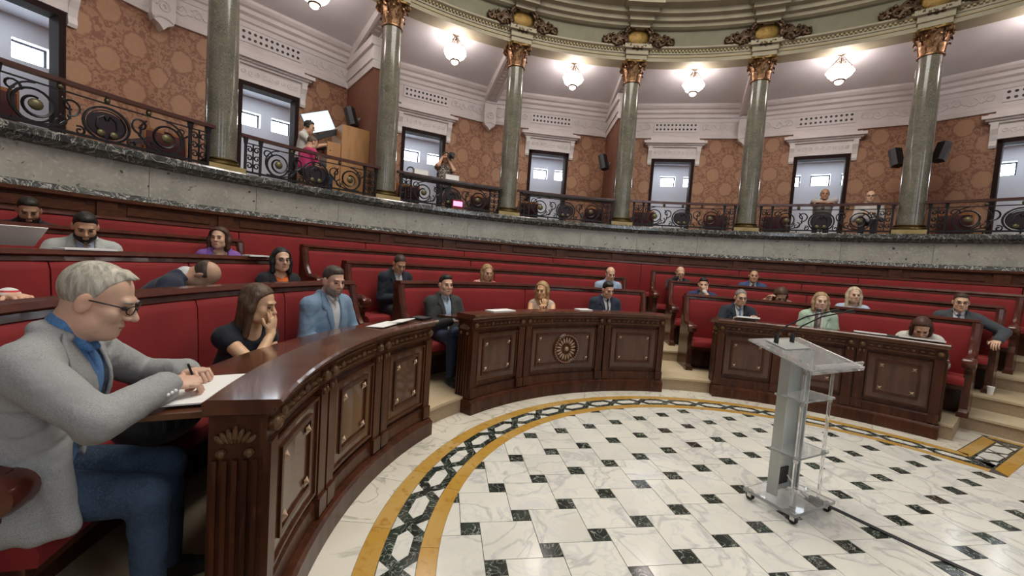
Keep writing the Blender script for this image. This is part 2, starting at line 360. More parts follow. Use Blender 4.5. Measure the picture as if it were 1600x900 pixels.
# ---- parapet below the gallery
b = MB(); b.sweep([(7.56, .5), (7.72, .5), (7.72, 2.02), (7.56, 2.02)], -12, 195, 100); wains = struct(b.build('wall_wainscot', MT['wainscot'], org=False))
b = MB(); b.sweep([(7.50, 1.985), (7.525, 1.965), (7.58, 1.965), (7.58, 2.025), (7.50, 2.025)], -12, 195, 100); b.build('top_moulding', MT['wainscot'], wains)
t = -8.4
while t < 190:
    b = MB(); b.sweep([(7.530, 1.80), (7.57, 1.80), (7.57, 1.965), (7.530, 1.965)], t-.75, t+.75, 1); b.build('pilaster_block', MT['wainscot'], wains)
    b = MB(); b.sweep([(7.545, 1.835), (7.57, 1.82), (7.57, 1.95), (7.545, 1.935)], t+1.5, t+8.6, 4); b.build('panel', MT['wainscot'], wains)
    t += 10.118
b = MB(); b.sweep([(7.70, 2.02), (7.95, 2.02), (7.95, 2.5), (7.70, 2.5)], -12, 195, 100); para = struct(b.build('wall_parapet', MT['grey_marble'], org=False))
t = -12
while t < 190:
    b = MB(); b.sweep([(7.665, 2.09), (7.71, 2.09), (7.71, 2.51), (7.665, 2.51)], t+.02, t+10.118-.02, 5); b.build('marble_panel', MT['grey_marble'], para); t += 10.118
b = MB(); b.sweep([(7.60, 2.022), (7.71, 2.022), (7.71, 2.10), (7.64, 2.10), (7.615, 2.08)], -12, 195, 100); b.build('base_strip', MT['strip_marble'], para, True)
b = MB(); b.sweep([(7.60, 2.50), (7.64, 2.485), (8.2, 2.485), (8.2, 2.645), (7.55, 2.645), (7.525, 2.62), (7.525, 2.555), (7.56, 2.53)], -12, 195, 100); b.build('ledge', MT['ledge_marble'], para, True)
b = MB(); b.sweep([(8.1, 2.40), (12.1, 2.40), (12.1, 2.5), (8.1, 2.5)], -12, 165, 60); gfl = struct(b.build('floor_gallery', MT['gallery_floor'], org=False))
# ---- gallery wall bays (local frame: x outward from the wall face, y along the wall, z up from the gallery floor)
Z0 = 2.5; RW = 10.19
def strip(b, prof):           # (x,z) closed profile along the bay wall, mitred at the bay ends
    n = len(prof); v = [(x, -(RW+x)*TB, z-Z0) for x, z in prof]+[(x, (RW+x)*TB, z-Z0) for x, z in prof]
    return b.add(v, [tuple(range(n))[::-1], tuple(range(n, 2*n))]+[(i, (i+1) % n, n+(i+1) % n, n+i) for i in range(n)])
def lbox(b, x0, x1, y0, y1, z0, z1): return b.box(((x0+x1)/2, (y0+y1)/2, (z0+z1)/2-Z0), (x1-x0, y1-y0, z1-z0))
def spiral(c, r0, r1, turns, a0, n=20, sgn=1):
    return [(c[0]+(r0+(r1-r0)*k/n)*math.cos(a0+sgn*turns*2*math.pi*k/n), c[1]+(r0+(r1-r0)*k/n)*math.sin(a0+sgn*turns*2*math.pi*k/n)) for k in range(n+1)]
def bay_tree():
    roots = []
    HD = .575; ZD = 4.86
    w = MB(); lbox(w, 0, .22, HD, RW*TB, Z0, 6.3); lbox(w, 0, .22, -RW*TB, -HD, Z0, 6.3); lbox(w, 0, .22, -HD, HD, ZD, 6.3)
    wo = struct(w.build('wall_gallery', MT['wallpaper'], None, world=False)); roots.append(wo)
    # cornice
    e = struct(empty('trim_cornice'))
    strip(MB(), [(-.05, 5.46), (0.02, 5.46), (.02, 5.62), (-.035, 5.62), (-.035, 5.56), (-.06, 5.54)]).build('architrave', MT['plaster'], e, world=False)
    strip(MB(), [(-.02, 5.62), (.02, 5.62), (.02, 5.92), (-.02, 5.92)]).build('frieze_band', MT['plaster'], e, world=False)
    strip(MB(), [(-.04, 5.915), (.02, 5.915), (.02, 6.33), (-.34, 6.33), (-.34, 6.27), (-.29, 6.22), (-.22, 6.20), (-.20, 6.13), (-.12, 6.10), (-.10, 6.02), (-.05, 6.0)]).build('cornice_moulding', MT['plaster'], e, world=False)
    gr = MB(); lbox(gr, -.045, 0, -.60, .60, 5.635, 5.905); go = gr.build('grille', MT['relief'], e, world=False)
    ho = MB()
    for q in range(11):
        for zz in (5.71, 5.83): ho.lathe([(.030, -.001), (.030, .004)], 8, (-.047, -.52+q*.104, zz-Z0), Matrix.Rotation(R_(90), 3, 'Y'))
    ho.build('grille_holes', MT['black'], go, world=False)
    for s in (-1, 1):
        rl = MB()
        for c0, rr, sg in ((.78, .10, 1), (1.02, .11, -1), (1.27, .10, 1), (1.5, .11, -1), (1.68, .07, 1)):
            rl.tube([(-.022, s*yy, zz-Z0) for yy, zz in spiral((c0, 5.77), rr, .02, 1.4, .4*sg, 18, sg)], [.020-.012*k/18 for k in range(19)], 5, True)
        rl.tube([(-.022, s*(.70+.05*k), 5.77+.07*math.sin(k*1.28)-Z0) for k in range(21)], .016, 5)
        rl.build('scroll_relief', MT['relief'], e, True, world=False)
    roots.append(e)
    # doorway with hood
    d = struct(empty('door_surround'))
    j = MB(); lbox(j, -.04, .24, HD-.07, HD+.01, Z0, ZD); j.build('jamb', MT['door_frame'], d, world=False)
    j = MB(); lbox(j, -.04, .24, -HD-.01, -HD+.07, Z0, ZD); j.build('jamb', MT['door_frame'], d, world=False)
    j = MB(); lbox(j, -.04, .24, -HD-.01, HD+.01, ZD-.07, ZD+.015); j.build('lintel', MT['door_frame'], d, world=False)
    h = MB(); lbox(h, -.05, 0, -.66, .66, ZD+.02, 5.22); h.build('hood_frieze', MT['plaster'], d, world=False)
    h = MB()
    for x0, hw, z0, z1 in ((-.10, .74, 5.20, 5.25), (-.15, .79, 5.25, 5.29), (-.21, .845, 5.29, 5.36), (-.12, .76, 5.36, 5.40), (-.08, .66, 5.40, 5.47)): lbox(h, x0, 0, -hw, hw, z0, z1)
    h.build('hood_cornice', MT['plaster'], d, world=False)
    for s in (-1, 1):
        c = MB(); c.extr([(-.14, 5.21), (0, 5.21), (0, 4.72), (-.035, 4.70), (-.06, 4.75), (-.045, 4.85), (-.075, 4.97), (-.13, 5.08)], lambda u, v, w_: (u, w_, v-Z0), s*.655-.055, s*.655+.055); c.build('console', MT['relief'], d, world=False)
    rl = MB()
    for q in range(-4, 5): rl.tube([(-.053, yy, zz-Z0) for yy, zz in spiral((q*.125, 5.05), .06, .012, 1.3, q, 12, 1 if q % 2 else -1)], .013, 4)
    rl.build('hood_relief', MT['relief'], d, True, world=False)
    roots.append(d)
    # corridor behind
    D = 1.61; zc = 5.08
    wins = (.60, -.11, -.82); hw_, hh_ = .235, .165; zm = 4.57
    cw = MB(); lbox(cw, D, D+.25, -2.2, 2.2, Z0, zm-hh_); lbox(cw, D, D+.25, -2.2, 2.2, zm+hh_, zc+.3)
    ys = [-2.2]+[v for y in sorted(wins) for v in (y-hw_, y+hw_)]+[2.2]
    for a_, b_ in zip(ys[0::2], ys[1::2]): lbox(cw, D, D+.25, a_, b_, zm-hh_, zm+hh_)
    roots.append(struct(cw.build('wall_corridor', MT['corr_wall'], None, world=False)))
    cc = MB(); cc.box((.93, 0, zc-Z0+.05), (1.40, 4.2, .1)); roots.append(struct(cc.build('ceiling_corridor', MT['corr_wall'], None, world=False)))
    for y in wins:
        wn = struct(empty('window'))
        f = MB()
        for a_, b_, c_, d_ in ((y-hw_, y+hw_, zm-hh_, zm-hh_+.035), (y-hw_, y+hw_, zm+hh_-.035, zm+hh_), (y-hw_, y-hw_+.035, zm-hh_, zm+hh_), (y+hw_-.035, y+hw_, zm-hh_, zm+hh_)): lbox(f, D+.14, D+.19, a_, b_, c_, d_)
        f.build('window_frame', MT['win_frame'], wn, world=False)
        p = MB(); lbox(p, D+.165, D+.175, y-hw_+.03, y+hw_-.03, zm-hh_+.03, zm+hh_-.03); p.build('pane', MT['win_pane'], wn, world=False)
        roots.append(wn)
    roots.append('light')
    # sloping gallery ceiling
    cl = MB(); r0 = 7.86
    v = []
    for x, z in ((.0, 6.28), (r0-RW, 6.62)): v += [(x, -(RW+x)*TB, z-Z0), (x, (RW+x)*TB, z-Z0), (x, (RW+x)*TB, z+.1-Z0), (x, -(RW+x)*TB, z+.1-Z0)]
    cl.add(v, [(0, 3, 2, 1), (4, 5, 6, 7), (0, 1, 5, 4), (1, 2, 6, 5), (2, 3, 7, 6), (3, 0, 4, 7)])
    roots.append(struct(cl.build('ceiling_gallery', MT['ceil_paint'], None, world=False)))
    return roots
proto = bay_tree(); wn_ = 0
for k, th in enumerate(BAYS):
    for r in proto:
        if r == 'light':
            l = area('corridor_fill', pol(RW+.95, th, 5.06), (0, 0, R_(th)), .5, 1.6, 12, (.84, .92, 1.0)); continue  # added fill light that brightens the corridor, not a fitting there
        o = r if k == 0 else copy_tree(r)
        o.location = pol(RW, th, Z0); o.rotation_euler = (0, 0, R_(th))
        if r.name.startswith('window'): wn_ += 1; o.name = 'window_%d' % wn_
        if r.name.startswith('door'): o.name = 'door_%d' % (k+1)
        if r.name.startswith('trim'): o.name = 'trim_%d' % (k+1)
# beams, pendants and partitions on the column lines (local x = radius)
for k, th in enumerate(COLS):
    bm = struct(empty('trim_beam', (0, 0, 0), th))
    fn = lambda u, v, w_: (u, w_, v)
    MB().extr([(8.15, 6.46), (10.34, 6.04), (10.34, 6.36), (8.15, 6.66)], fn, -.17, .17).build('beam', MT['plaster'], bm, world=False)
    for s in (-1, 1): MB().extr([(8.15, 6.43), (10.2, 6.035), (10.2, 6.08), (8.15, 6.48)], fn, s*.145-.03, s*.145+.03).build('edge_moulding', MT['plaster'], bm, world=False)
    rl = MB()
    for q in range(12):
        x = 8.4+q*.155; rl.ell((x, 0, 6.465-(x-8.15)*.1918-.005), (.05, .085, .02), None, 8, 4)
    rl.build('beam_relief', MT['relief'], bm, True, world=False)
    if k in (1, 3, 5):
        pd = MB(); pd.extr([(-.17, 5.95), (.17, 5.95), (.17, 5.45), (.14, 5.36), (.06, 5.31), (0, 5.23), (-.06, 5.31), (-.14, 5.36), (-.17, 5.45)], lambda u, v, w_: (w_, u, v), 10.14, 10.36); pd.build('pendant', MT['plaster'], bm, world=False)
        pd = MB(); pd.tube([(10.135, yy, zz) for yy, zz in spiral((0, 5.62), .11, .02, 1.6, 0, 18)], .018, 5); pd.tube([(10.13, .14*math.sin(q*.55), 5.42+.03*math.cos(q)) for q in range(-3, 4)], .02, 5); pd.build('pendant_relief', MT['relief'], bm, True, world=False)
    else:
        pt = MB(); pt.box((9.47, 0, 4.28), (1.74, .24, 3.56)); po = struct(pt.build('wall_partition', MT['brown_wall'], None, world=False)); po.rotation_euler = (0, 0, R_(th))
        co_ = MB()
        for w_, z0, z1 in ((.15, 5.44, 5.60), (.18, 5.60, 5.66), (.14, 5.66, 5.9), (.2, 5.9, 6.06)): co_.box((9.48, 0, (z0+z1)/2), (1.76+w_*.3, 2*w_, z1-z0))
        co_.build('partition_cornice', MT['plaster'], bm, world=False)
# entablature ring above the columns
A0, A1 = -9, 152
en = struct(empty('trim_entablature'))
b = MB(); b.sweep([(7.80, 6.50), (8.18, 6.50), (8.18, 6.80), (7.70, 6.80), (7.70, 6.765), (7.745, 6.735), (7.77, 6.735), (7.77, 6.655), (7.79, 6.65), (7.79, 6.59), (7.80, 6.585)], A0, A1, 100); b.build('architrave', MT['entab'], en)
b = MB(); b.sweep([(7.785, 6.585), (7.80, 6.585), (7.80, 6.605), (7.785, 6.605)], A0, A1, 100); b.build('gilt_fillet', MT['entab_gold'], en)
b = MB()
for q in range(int((A1-A0)/.55)):
    t = A0+q*.55; b.sweep([(7.735, 6.70), (7.775, 6.70), (7.775, 6.735), (7.735, 6.735)], t, t+.3, 1)
tag(b.build('bead_course', MT['entab_gold'], en), kind='stuff')
b = MB(); b.sweep([(7.76, 6.79), (8.1, 6.79), (8.1, 7.22), (7.76, 7.22)], A0, A1, 100); b.build('frieze', MT['frieze'], en)
b = MB(); b.sweep([(7.70, 7.17), (7.8, 7.17), (7.8, 7.62), (7.16, 7.62), (7.16, 7.56), (7.22, 7.50), (7.40, 7.47), (7.42, 7.38), (7.52, 7.36), (7.54, 7.28), (7.62, 7.26), (7.64, 7.20)], A0, A1, 100); b.build('upper_cornice', MT['entab'], en)
b = MB()
for q in range(int((A1-A0)/.9)):
    t = A0+q*.9; b.sweep([(7.555, 7.285), (7.62, 7.285), (7.62, 7.345), (7.555, 7.345)], t, t+.5, 1)
tag(b.build('dentil_course', MT['entab'], en), kind='stuff')
b = MB(); b.sweep([(7.30, 7.60), (7.7, 7.60), (7.7, 9.7), (7.30, 9.7)], -12, 195, 80); struct(b.build('wall_drum', MT['frieze'], None, org=False))
for th in COLS:
    b = MB()
    for r0, z0, z1, hw in ((7.72, 6.50, 6.60, 1.75), (7.69, 6.60, 6.72, 1.9), (7.63, 6.72, 6.81, 2.25)): b.sweep([(r0, z0), (7.9, z0), (7.9, z1), (r0, z1)], th-hw, th+hw, 2)
    b.build('column_block', MT['entab'], en)
    b = MB()
    for r0, z0, z1, hw in ((7.58, 7.15, 7.24, 1.7), (7.45, 7.24, 7.34, 2.1), (7.32, 7.34, 7.44, 2.6), (7.14, 7.44, 7.60, 3.2)): b.sweep([(r0, z0), (7.8, z0), (7.8, z1), (r0, z1)], th-hw, th+hw, 2)
    b.build('pedestal_block', MT['entab'], en)
# chamber ceiling, straight wall behind the dais with its tall windows
b = MB(); b.prism([(-8.6, -5.3), (8.6, -5.3), (8.6, 8.6), (-8.6, 8.6)], 9.7, 9.8); struct(b.build('ceiling', MT['entab'], None, org=False))
b = MB()
xs = [-8.6, -5.6, -4.2, -.7, .7, 4.2, 5.6, 8.6]
for a_, b_ in zip(xs[0::2], xs[1::2]): b.box(((a_+b_)/2, -5.2, 4.85), (b_-a_, .2, 9.7))
for a_, b_ in zip(xs[1::2], xs[2::2]): b.box(((a_+b_)/2, -5.2, 1.2), (b_-a_, .2, 2.4)); b.box(((a_+b_)/2, -5.2, 8.1), (b_-a_, .2, 3.2))
struct(b.build('wall_dais', MT['plaster'], None, org=False))
MT['tall_pane'] = mat('tall_pane', (.9, .95, 1), .4, emit=((.78, .88, 1.0), 4.0))
for xc in (-4.9, 0, 4.9):
    wn_ += 1; wn = struct(empty('window_%d' % wn_, (xc, -5.2, 2.4)))
    f = MB()
    for dx, sx, dz, sz in ((-.66, .08, 2.05, 4.1), (.66, .08, 2.05, 4.1), (0, .06, 2.05, 4.1), (0, 1.4, .04, .08), (0, 1.4, 2.6, .06), (0, 1.4, 4.06, .08)): f.box((dx, 0, dz), (sx, .08, sz))
    f.build('window_frame', MT['door_frame'], wn, world=False)
    p = MB(); p.box((0, -.02, 2.05), (1.36, .01, 4.06)); p.build('pane', MT['tall_pane'], wn, world=False)
# ================================================================== GALLERY THINGS
def place(o, r, th, z, turn=0): o.location = pol(r, th, z); o.rotation_euler = (0, 0, R_(th+turn)); return o
def column_tree():
    e = empty('granite_column')
    b = MB(); b.box((0, 0, .05), (.50, .50, .10)); b.build('plinth', MT['plinth_stone'], e, world=False)
    b = MB(); b.lathe([(.245, .10), (.262, .12), (.262, .145), (.235, .16), (.225, .175), (.24, .185), (.24, .195), (.215, .205)], 24); b.build('base_ring', MT['brass'], e, True, world=False)
    b = MB(); b.lathe([(.206, .20), (.206, .9), (.203, 1.6), (.195, 2.4), (.182, 3.1), (.178, 3.40)], 28); b.build('shaft', MT['granite'], e, True, world=False)
    b = MB(); b.lathe([(.18, 3.375), (.205, 3.385), (.205, 3.41), (.182, 3.42)], 20); b.build('astragal', MT['bronze'], e, True, world=False)
    b = MB(); b.lathe([(.178, 3.41), (.18, 3.55), (.195, 3.68), (.235, 3.80), (.25, 3.815)], 20); b.build('bell', MT['bronze'], e, True, world=False)
    def leaf(path, ws, name):
        v = []; f = []
        for (x, z), w_ in zip(path, ws): v += [(x, -w_, z), (x+.012, 0, z), (x, w_, z), (x-.014, 0, z)]
        n = len(path)
        for i in range(n-1):
            for j in range(4): k = (j+1) % 4; f.append((i*4+j, i*4+k, (i+1)*4+k, (i+1)*4+j))
        f += [(3, 2, 1, 0), tuple(range(4*n-4, 4*n))]
        return MB().add(v, f).build(name, MT['bronze'], e, True, world=False)
    lo = leaf([(.18, 3.42), (.19, 3.50), (.198, 3.56), (.222, 3.595), (.248, 3.585), (.252, 3.562)], [.055, .068, .062, .048, .03, .012], 'acanthus_leaf')
    hi = leaf([(.182, 3.50), (.195, 3.62), (.212, 3.69), (.25, 3.735), (.285, 3.72), (.29, 3.69)], [.05, .066, .060, .048, .03, .012], 'acanthus_leaf')
    for q in range(8):
        for p, o in ((lo, 0), (hi, 22.5)):
            c = p if q == 0 else p.copy()
            if q: COL.objects.link(c); c.parent = e
            c.rotation_euler = (0, 0, R_(q*45+o))
    for q in range(4):
        b = MB(); c, s = cs(45+90*q)
        for dd in (-1, 1):
            tx, ty = -s*dd*.022, c*dd*.022
            b.tube([(c*(.225+rr)+tx, s*(.225+rr)+ty, zz) for rr, zz in [(0, 3.66)]+[(.02, 3.72)]+spiral((.075, 3.775), .055, .012, 1.5, 2.4, 14, -1)], .017, 5)
        b.build('volute', MT['bronze'], e, True, world=False)
        b = MB(); c, s = cs(90*q); b.ell((c*.255, s*.255, 3.79), (.045, .045, .045), None, 8, 6); b.build('fleuron', MT['bronze'], e, True, world=False)
    b = MB(); poly = []
    for q in range(4):
        for k, rr in ((-34, .325), (-26, .315), (-12, .27), (0, .262), (12, .27), (26, .315), (34, .325)):
            c, s = cs(90*q+k); poly.append((c*rr, s*rr))
    b.prism(poly, 3.815, 3.865); b.build('abacus', MT['gold'], e, world=False)
    return e
p0 = column_tree()
clabel = ['green granite column with gilded capital beside the far door of the gallery'] * 8
clabel = {0: 'green granite column with gilded capital, first of the gallery row by the dais end', 1: 'green granite column with gilded capital between the plain railing bay and the control booth bay',
          2: 'green granite column with gilded capital beside the wooden control booth', 3: 'green granite column with gilded capital just past the red display and the photographer',
          4: 'green granite column with gilded capital with a single black loudspeaker behind it', 5: 'green granite column with gilded capital beside the bay where a man leans on the rail',
          6: 'green granite column with gilded capital flanked by two black loudspeakers', 7: 'green granite column with gilded capital at the end of the row past the two loudspeakers'}
for k, th in enumerate(COLS):
    o = p0 if k == 0 else copy_tree(p0); place(o, 8.0, th, 2.645)
    tag(o, clabel[k], 'column', 'gallery columns')
CW = ['at the dais end', 'before the control booth bay', 'beside the control booth', 'past the red display', 'with one loudspeaker behind it', 'beside the leaning man', 'flanked by two loudspeakers', 'past the two loudspeakers']
BW = ['the bay at the dais end', 'the control booth', 'the photographer', 'the empty bay with a black shelf', 'the empty bay with no shelf', 'the man leaning on the rail', 'the bay past the two loudspeakers']
# ---- railings
def rp(u, v, dr=0): a = u/7.8; return ((7.8+dr)*math.cos(a)-7.8, (7.8+dr)*math.sin(a), v)
def rline(pts, dr=0): return [rp(u, v, dr) for u, v in pts]
def railing_tree():
    e = empty('iron_railing'); U = 1.12
    def bar(name, v, hh, dr0, dr1, m, u0=-U, u1=U):
        a = math.degrees(1/7.8); b = MB(); b.sweep([(7.8+dr0, v), (7.8+dr1, v), (7.8+dr1, v+hh), (7.8+dr0, v+hh)], u0*a, u1*a, 10, R0=7.8); return b.build(name, m, e, world=False)
    bar('handrail', .585, .045, -.05, .05, MT['rail_top'], -1.2, 1.2); bar('rod', .50, .016, -.008, .008, MT['iron'])
    bar('bottom_rail', .055, .03, -.015, .015, MT['iron'])
    for u in (-U, -.90, .90, U):
        b = MB(); b.tube(rline([(u, 0), (u, .59)]), .024, 4); b.tube(rline([(u, .50), (u, .59)]), [.03, .042], 4); b.build('post', MT['iron'], e, world=False)
    for u in (-.42, 0, .42):
        b = MB(); b.ell(rp(u, .545), (.032, .032, .036), None, 8, 6); b.build('ball', MT['iron_gilt'], e, True, world=False)
        b = MB(); b.tube(rline([(u, .0), (u, .06)]), .016, 4); b.build('foot', MT['iron'], e, world=False)
    def sc(name, pts, r0=.016, r1=None, m='iron'):
        n = len(pts); b = MB(); b.tube(rline(pts), [r0+((r1 or r0)-r0)*k/(n-1) for k in range(n)], 4); return b.build(name, MT[m], e, True, world=False)
    for s in (-1, 1):
        # tall end panels
        for v, rr in ((.17, .055), (.29, .05), (.42, .055)):
            for q in (-1, 1): sc('small_scroll', spiral((s*1.01+q*.055, v), rr, .012, 1.2, math.pi*(.5-.5*q), 12, q), .011)
        sc('stem', [(s*1.01, .08), (s*1.01, .50)], .013)
        # large spiral with rosette, and the branches that spring from it
        c = (s*.62, .275)
        sc('large_scroll', [(c[0]+s*(q[0]-c[0]) if False else q[0], q[1]) for q in spiral(c, .20, .075, 1.55, R_(-90), 30, s)], .018, .013)
        sc('outer_ring', spiral(c, .225, .16, .7, R_(90 if s > 0 else 90), 18, -s), .013)
        b = MB(); b.ell(rp(*c, -.01), (.03, .062, .062), None, 10, 6); b.build('rosette', MT['iron_gilt'], e, True, world=False)
        sc('branch', [(s*.80, .09), (s*.58, .085), (s*.42, .13), (s*.335, .23), (s*.34, .36), (s*.40, .44)], .017, .011)
        sc('curl', [(s*.335, .22)]+spiral((s*.335, .36), .105, .03, 1.1, R_(-80), 16, -s), .015, .01)
        sc('leaf_curl', spiral((s*.43, .17), .075, .015, 1.0, R_(100), 12, s), .014, .008)
        sc('leaf_curl', spiral((s*.80, .41), .075, .018, 1.1, R_(200), 12, -s), .014, .008)
        sc('low_scroll', spiral((s*.25, .115), .055, .012, 1.2, R_(60), 12, s), .012)
        b = MB(); b.ell(rp(s*.062, .15, -.012), (.02, .042, .042), None, 10, 6); b.build('rosette', MT['iron_gilt'], e, True, world=False)
        sc('lyre', [(s*.02, .12), (s*.10, .23), (s*.09, .32), (s*.03, .36), (s*.01, .31)], .014, .01)
    sc('medallion_ring', [(.22*math.cos(a*math.pi/12), .26+.20*math.sin(a*math.pi/12)) for a in range(-3, 28)], .017)
    sc('medallion_ring', [(.185*math.cos(a*math.pi/12), .26+.165*math.sin(a*math.pi/12)) for a in range(-3, 28)], .010)
    b = MB(); b.extr([(.19*math.cos(a*math.pi/12), .25+.155*math.sin(a*math.pi/12)) for a in range(24)], lambda u, v, w_: rp(u, v, w_), .004, .016); b.build('medallion_plate', MT['shield'], e, world=False)
    return e
p0 = railing_tree()
rl_ = ['scrolled iron gallery railing with gilt rosettes at the dais end, before a bright doorway', 'scrolled iron gallery railing with gilt rosettes in front of the control booth', 'scrolled iron gallery railing behind the red display and the photographer',
       'scrolled iron gallery railing with gilt rosettes, empty bay with a dark shelf on top', 'scrolled iron gallery railing with gilt rosettes before a maroon seat, nobody behind it', 'scrolled iron gallery railing with a man leaning over it', 'scrolled iron gallery railing past the two loudspeakers']
for k, th in enumerate(BAYS):
    o = p0 if k == 0 else copy_tree(p0); place(o, 7.8, th, 2.645); tag(o, rl_[k], 'railing', 'gallery railings')
for k in (2, 3):
    b = MB(); a = math.degrees(1/7.8); b.sweep([(7.72, 3.195), (7.98, 3.195), (7.98, 3.232), (7.72, 3.232)], BAYS[k]-1.1*a, BAYS[k]+1.1*a, 8)
    tag(b.build('rail_shelf', MT['black']), 'black shelf board fixed under the handrail ' + ('by the photographer' if k == 2 else 'of the empty gallery bay'), 'shelf')
# ---- seats behind the rail
def gseat(th, u, label, w=.30):
    a = math.degrees(1/8.4); e = empty('gallery_seat', pol(8.45, th+u*a, 2.5)); t = th+u*a; h = w*a
    b = MB(); b.sweep([(8.22, 2.5), (8.27, 2.5), (8.27, 3.10), (8.22, 3.10)], t-h, t+h, 4); b.build('front_panel', MT['gal_wood'], e)
    b = MB(); b.sweep([(8.205, 2.62), (8.225, 2.62), (8.225, 3.06), (8.205, 3.06)], t-h*.9, t+h*.9, 4); b.build('panel_cloth', MT['maroon'], e)
    b = MB(); b.sweep([(8.27, 2.86), (8.62, 2.86), (8.62, 2.95), (8.27, 2.95)], t-h, t+h, 4); b.build('seat', MT['maroon'], e)
    for q in (-1, 1):
        b = MB(); b.sweep([(8.27, 2.5), (8.62, 2.5), (8.62, 2.86), (8.27, 2.86)], t+q*h*.97-.15, t+q*h*.97+.15, 1); b.build('side', MT['gal_wood'], e)
    tag(e, label, 'seat', 'seats behind the gallery rail')
for k in (0, 2, 3, 4, 5, 6):
    for u, nm in ((-.86, 'right'), (.86, 'left')):
        if k == 5 and u < 0: continue
        gseat(BAYS[k], u, 'maroon seat in %s, by the column %s' % (('the dais end bay', '', 'the photographer\'s bay', 'the black shelf bay', 'the shelfless empty bay', 'the leaning man\'s bay', 'the last bay')[k], CW[k if u > 0 else k+1]), .26)
# ---- hanging lanterns with their light
def lantern_tree():
    e = empty('lantern')       # origin at the ceiling rose
    b = MB(); b.lathe([(.02, .0), (.085, 0), (.075, -.02), (.03, -.035), (.02, -.05)], 14); b.build('ceiling_rose', MT['gilt_dark'], e, True, world=False)
    b = MB(); b.lathe([(.010, -.04), (.010, -.30)], 8); b.build('stem', MT['gilt_dark'], e, world=False)
    for q in range(4):
        c, s = cs(q*90+20); b = MB(); b.tube([(c*x, s*x, z) for x, z in [(.012, -.10)]+spiral((.055, -.16), .045, .012, 1.2, 2.2, 12, -1)], .008, 4); b.build('scroll', MT['gilt_dark'], e, world=False)
    b = MB(); b.lathe([(.12, -.275), (.205, -.30), (.262, -.39), (.20, -.49), (.10, -.565)], 8); b.build('glass_bowl', MT['shade'], e, world=False)
    for q in range(8):
        c, s = cs(q*45); b = MB(); b.tube([(c*x, s*x, z) for x, z in ((.03, -.06), (.208, -.295), (.267, -.39), (.204, -.492), (.104, -.567))], .0065, 4); b.build('rib', MT['gilt_dark'], e, world=False)
    b = MB(); b.lathe([(.105, -.555), (.112, -.565), (.098, -.585), (.085, -.588)], 12); b.build('collar', MT['gilt_dark'], e, True, world=False)
    b = MB(); b.lathe([(.085, -.585), (.075, -.62), (.045, -.645), (.012, -.655)], 12); b.build('tip_glass', MT['shade_tip'], e, True, world=False)
    return e
p0 = lantern_tree()
for k, th in enumerate(BAYS):
    o = p0 if k == 0 else copy_tree(p0); place(o, 8.27, th-.4, 6.555)
    tag(o, 'glowing faceted glass lantern hanging above ' + BW[k], 'lantern', 'gallery lanterns')
    l = bpy.data.lights.new('lantern_light', 'POINT'); l.energy = 3.5; l.color = (1.0, .84, .78); l.shadow_soft_size = .05
    lo = bpy.data.objects.new('lantern_light', l); COL.objects.link(lo); lo.parent = o; lo.location = (0, 0, -.235)
# ---- gilded cartouches on the frieze
def cart_tree():
    e = empty('cartouche')
    b = MB(); b.ell((.0, 0, .28), (.045, .225, .175), None, 20, 10); b.build('gold_boss', MT['gold'], e, True, world=False)
    b = MB(); b.tube([(-.05, .25*math.cos(a), .28+.20*math.sin(a)) for a in [2*math.pi*q/40 for q in range(41)]], [.034+.012*math.sin(q*1.9) for q in range(41)], 6); b.build('oval_frame', MT['gilt_dark'], e, True, world=False)
    b = MB()
    for q in range(15): a = math.pi*(.1+.8*q/14); b.ell((-.06, .285*math.cos(a), .28+.235*math.sin(a)), (.05, .045, .045), None, 7, 5)
    b.build('crest_beads', MT['gilt_dark'], e, True, world=False); b = MB()
    for q in range(9): a = math.pi*(1.15+.7*q/8); b.ell((-.05, .29*math.cos(a), .28+.22*math.sin(a)), (.045, .045, .04), None, 7, 5)
    b.build('lower_beads', MT['gilt_dark'], e, True, world=False)
    for s in (-1, 1):
        b = MB()
        for c0, rr, a0, sg in (((.36, .30), .10, 2.6, 1), ((.47, .20), .085, .6, -1), ((.58, .27), .075, 2.2, 1), ((.66, .20), .06, .4, -1), ((.40, .14), .07, 3.6, -1)):
            pts = spiral(c0, rr, .015, 1.35, a0, 16, sg); b.tube([(-.05, s*y, z) for y, z in pts], [.034-.016*k/16 for k in range(17)], 6)
        b.tube([(-.04, s*y, z) for y, z in ((.25, .22), (.42, .30), (.55, .20), (.66, .26), (.74, .22))], [.05, .045, .04, .035, .015], 6)
        for y, z in ((.33, .36), (.52, .30), (.70, .25), (.45, .10), (.60, .15)): b.ell((-.06, s*y, z), (.04, .035, .03), None, 7, 5)
        b.build('scroll_wing', MT['gilt_dark'], e, True, world=False)
    e.scale = (1.3, 1.12, 1.12)
    return e
p0 = cart_tree()
for k, th in enumerate(COLS):
    o = p0 if k == 0 else copy_tree(p0); place(o, 7.74, th, 6.665)
    tag(o, 'gilded scroll cartouche with golden oval above the column ' + CW[k], 'cartouche', 'cartouches on the frieze')
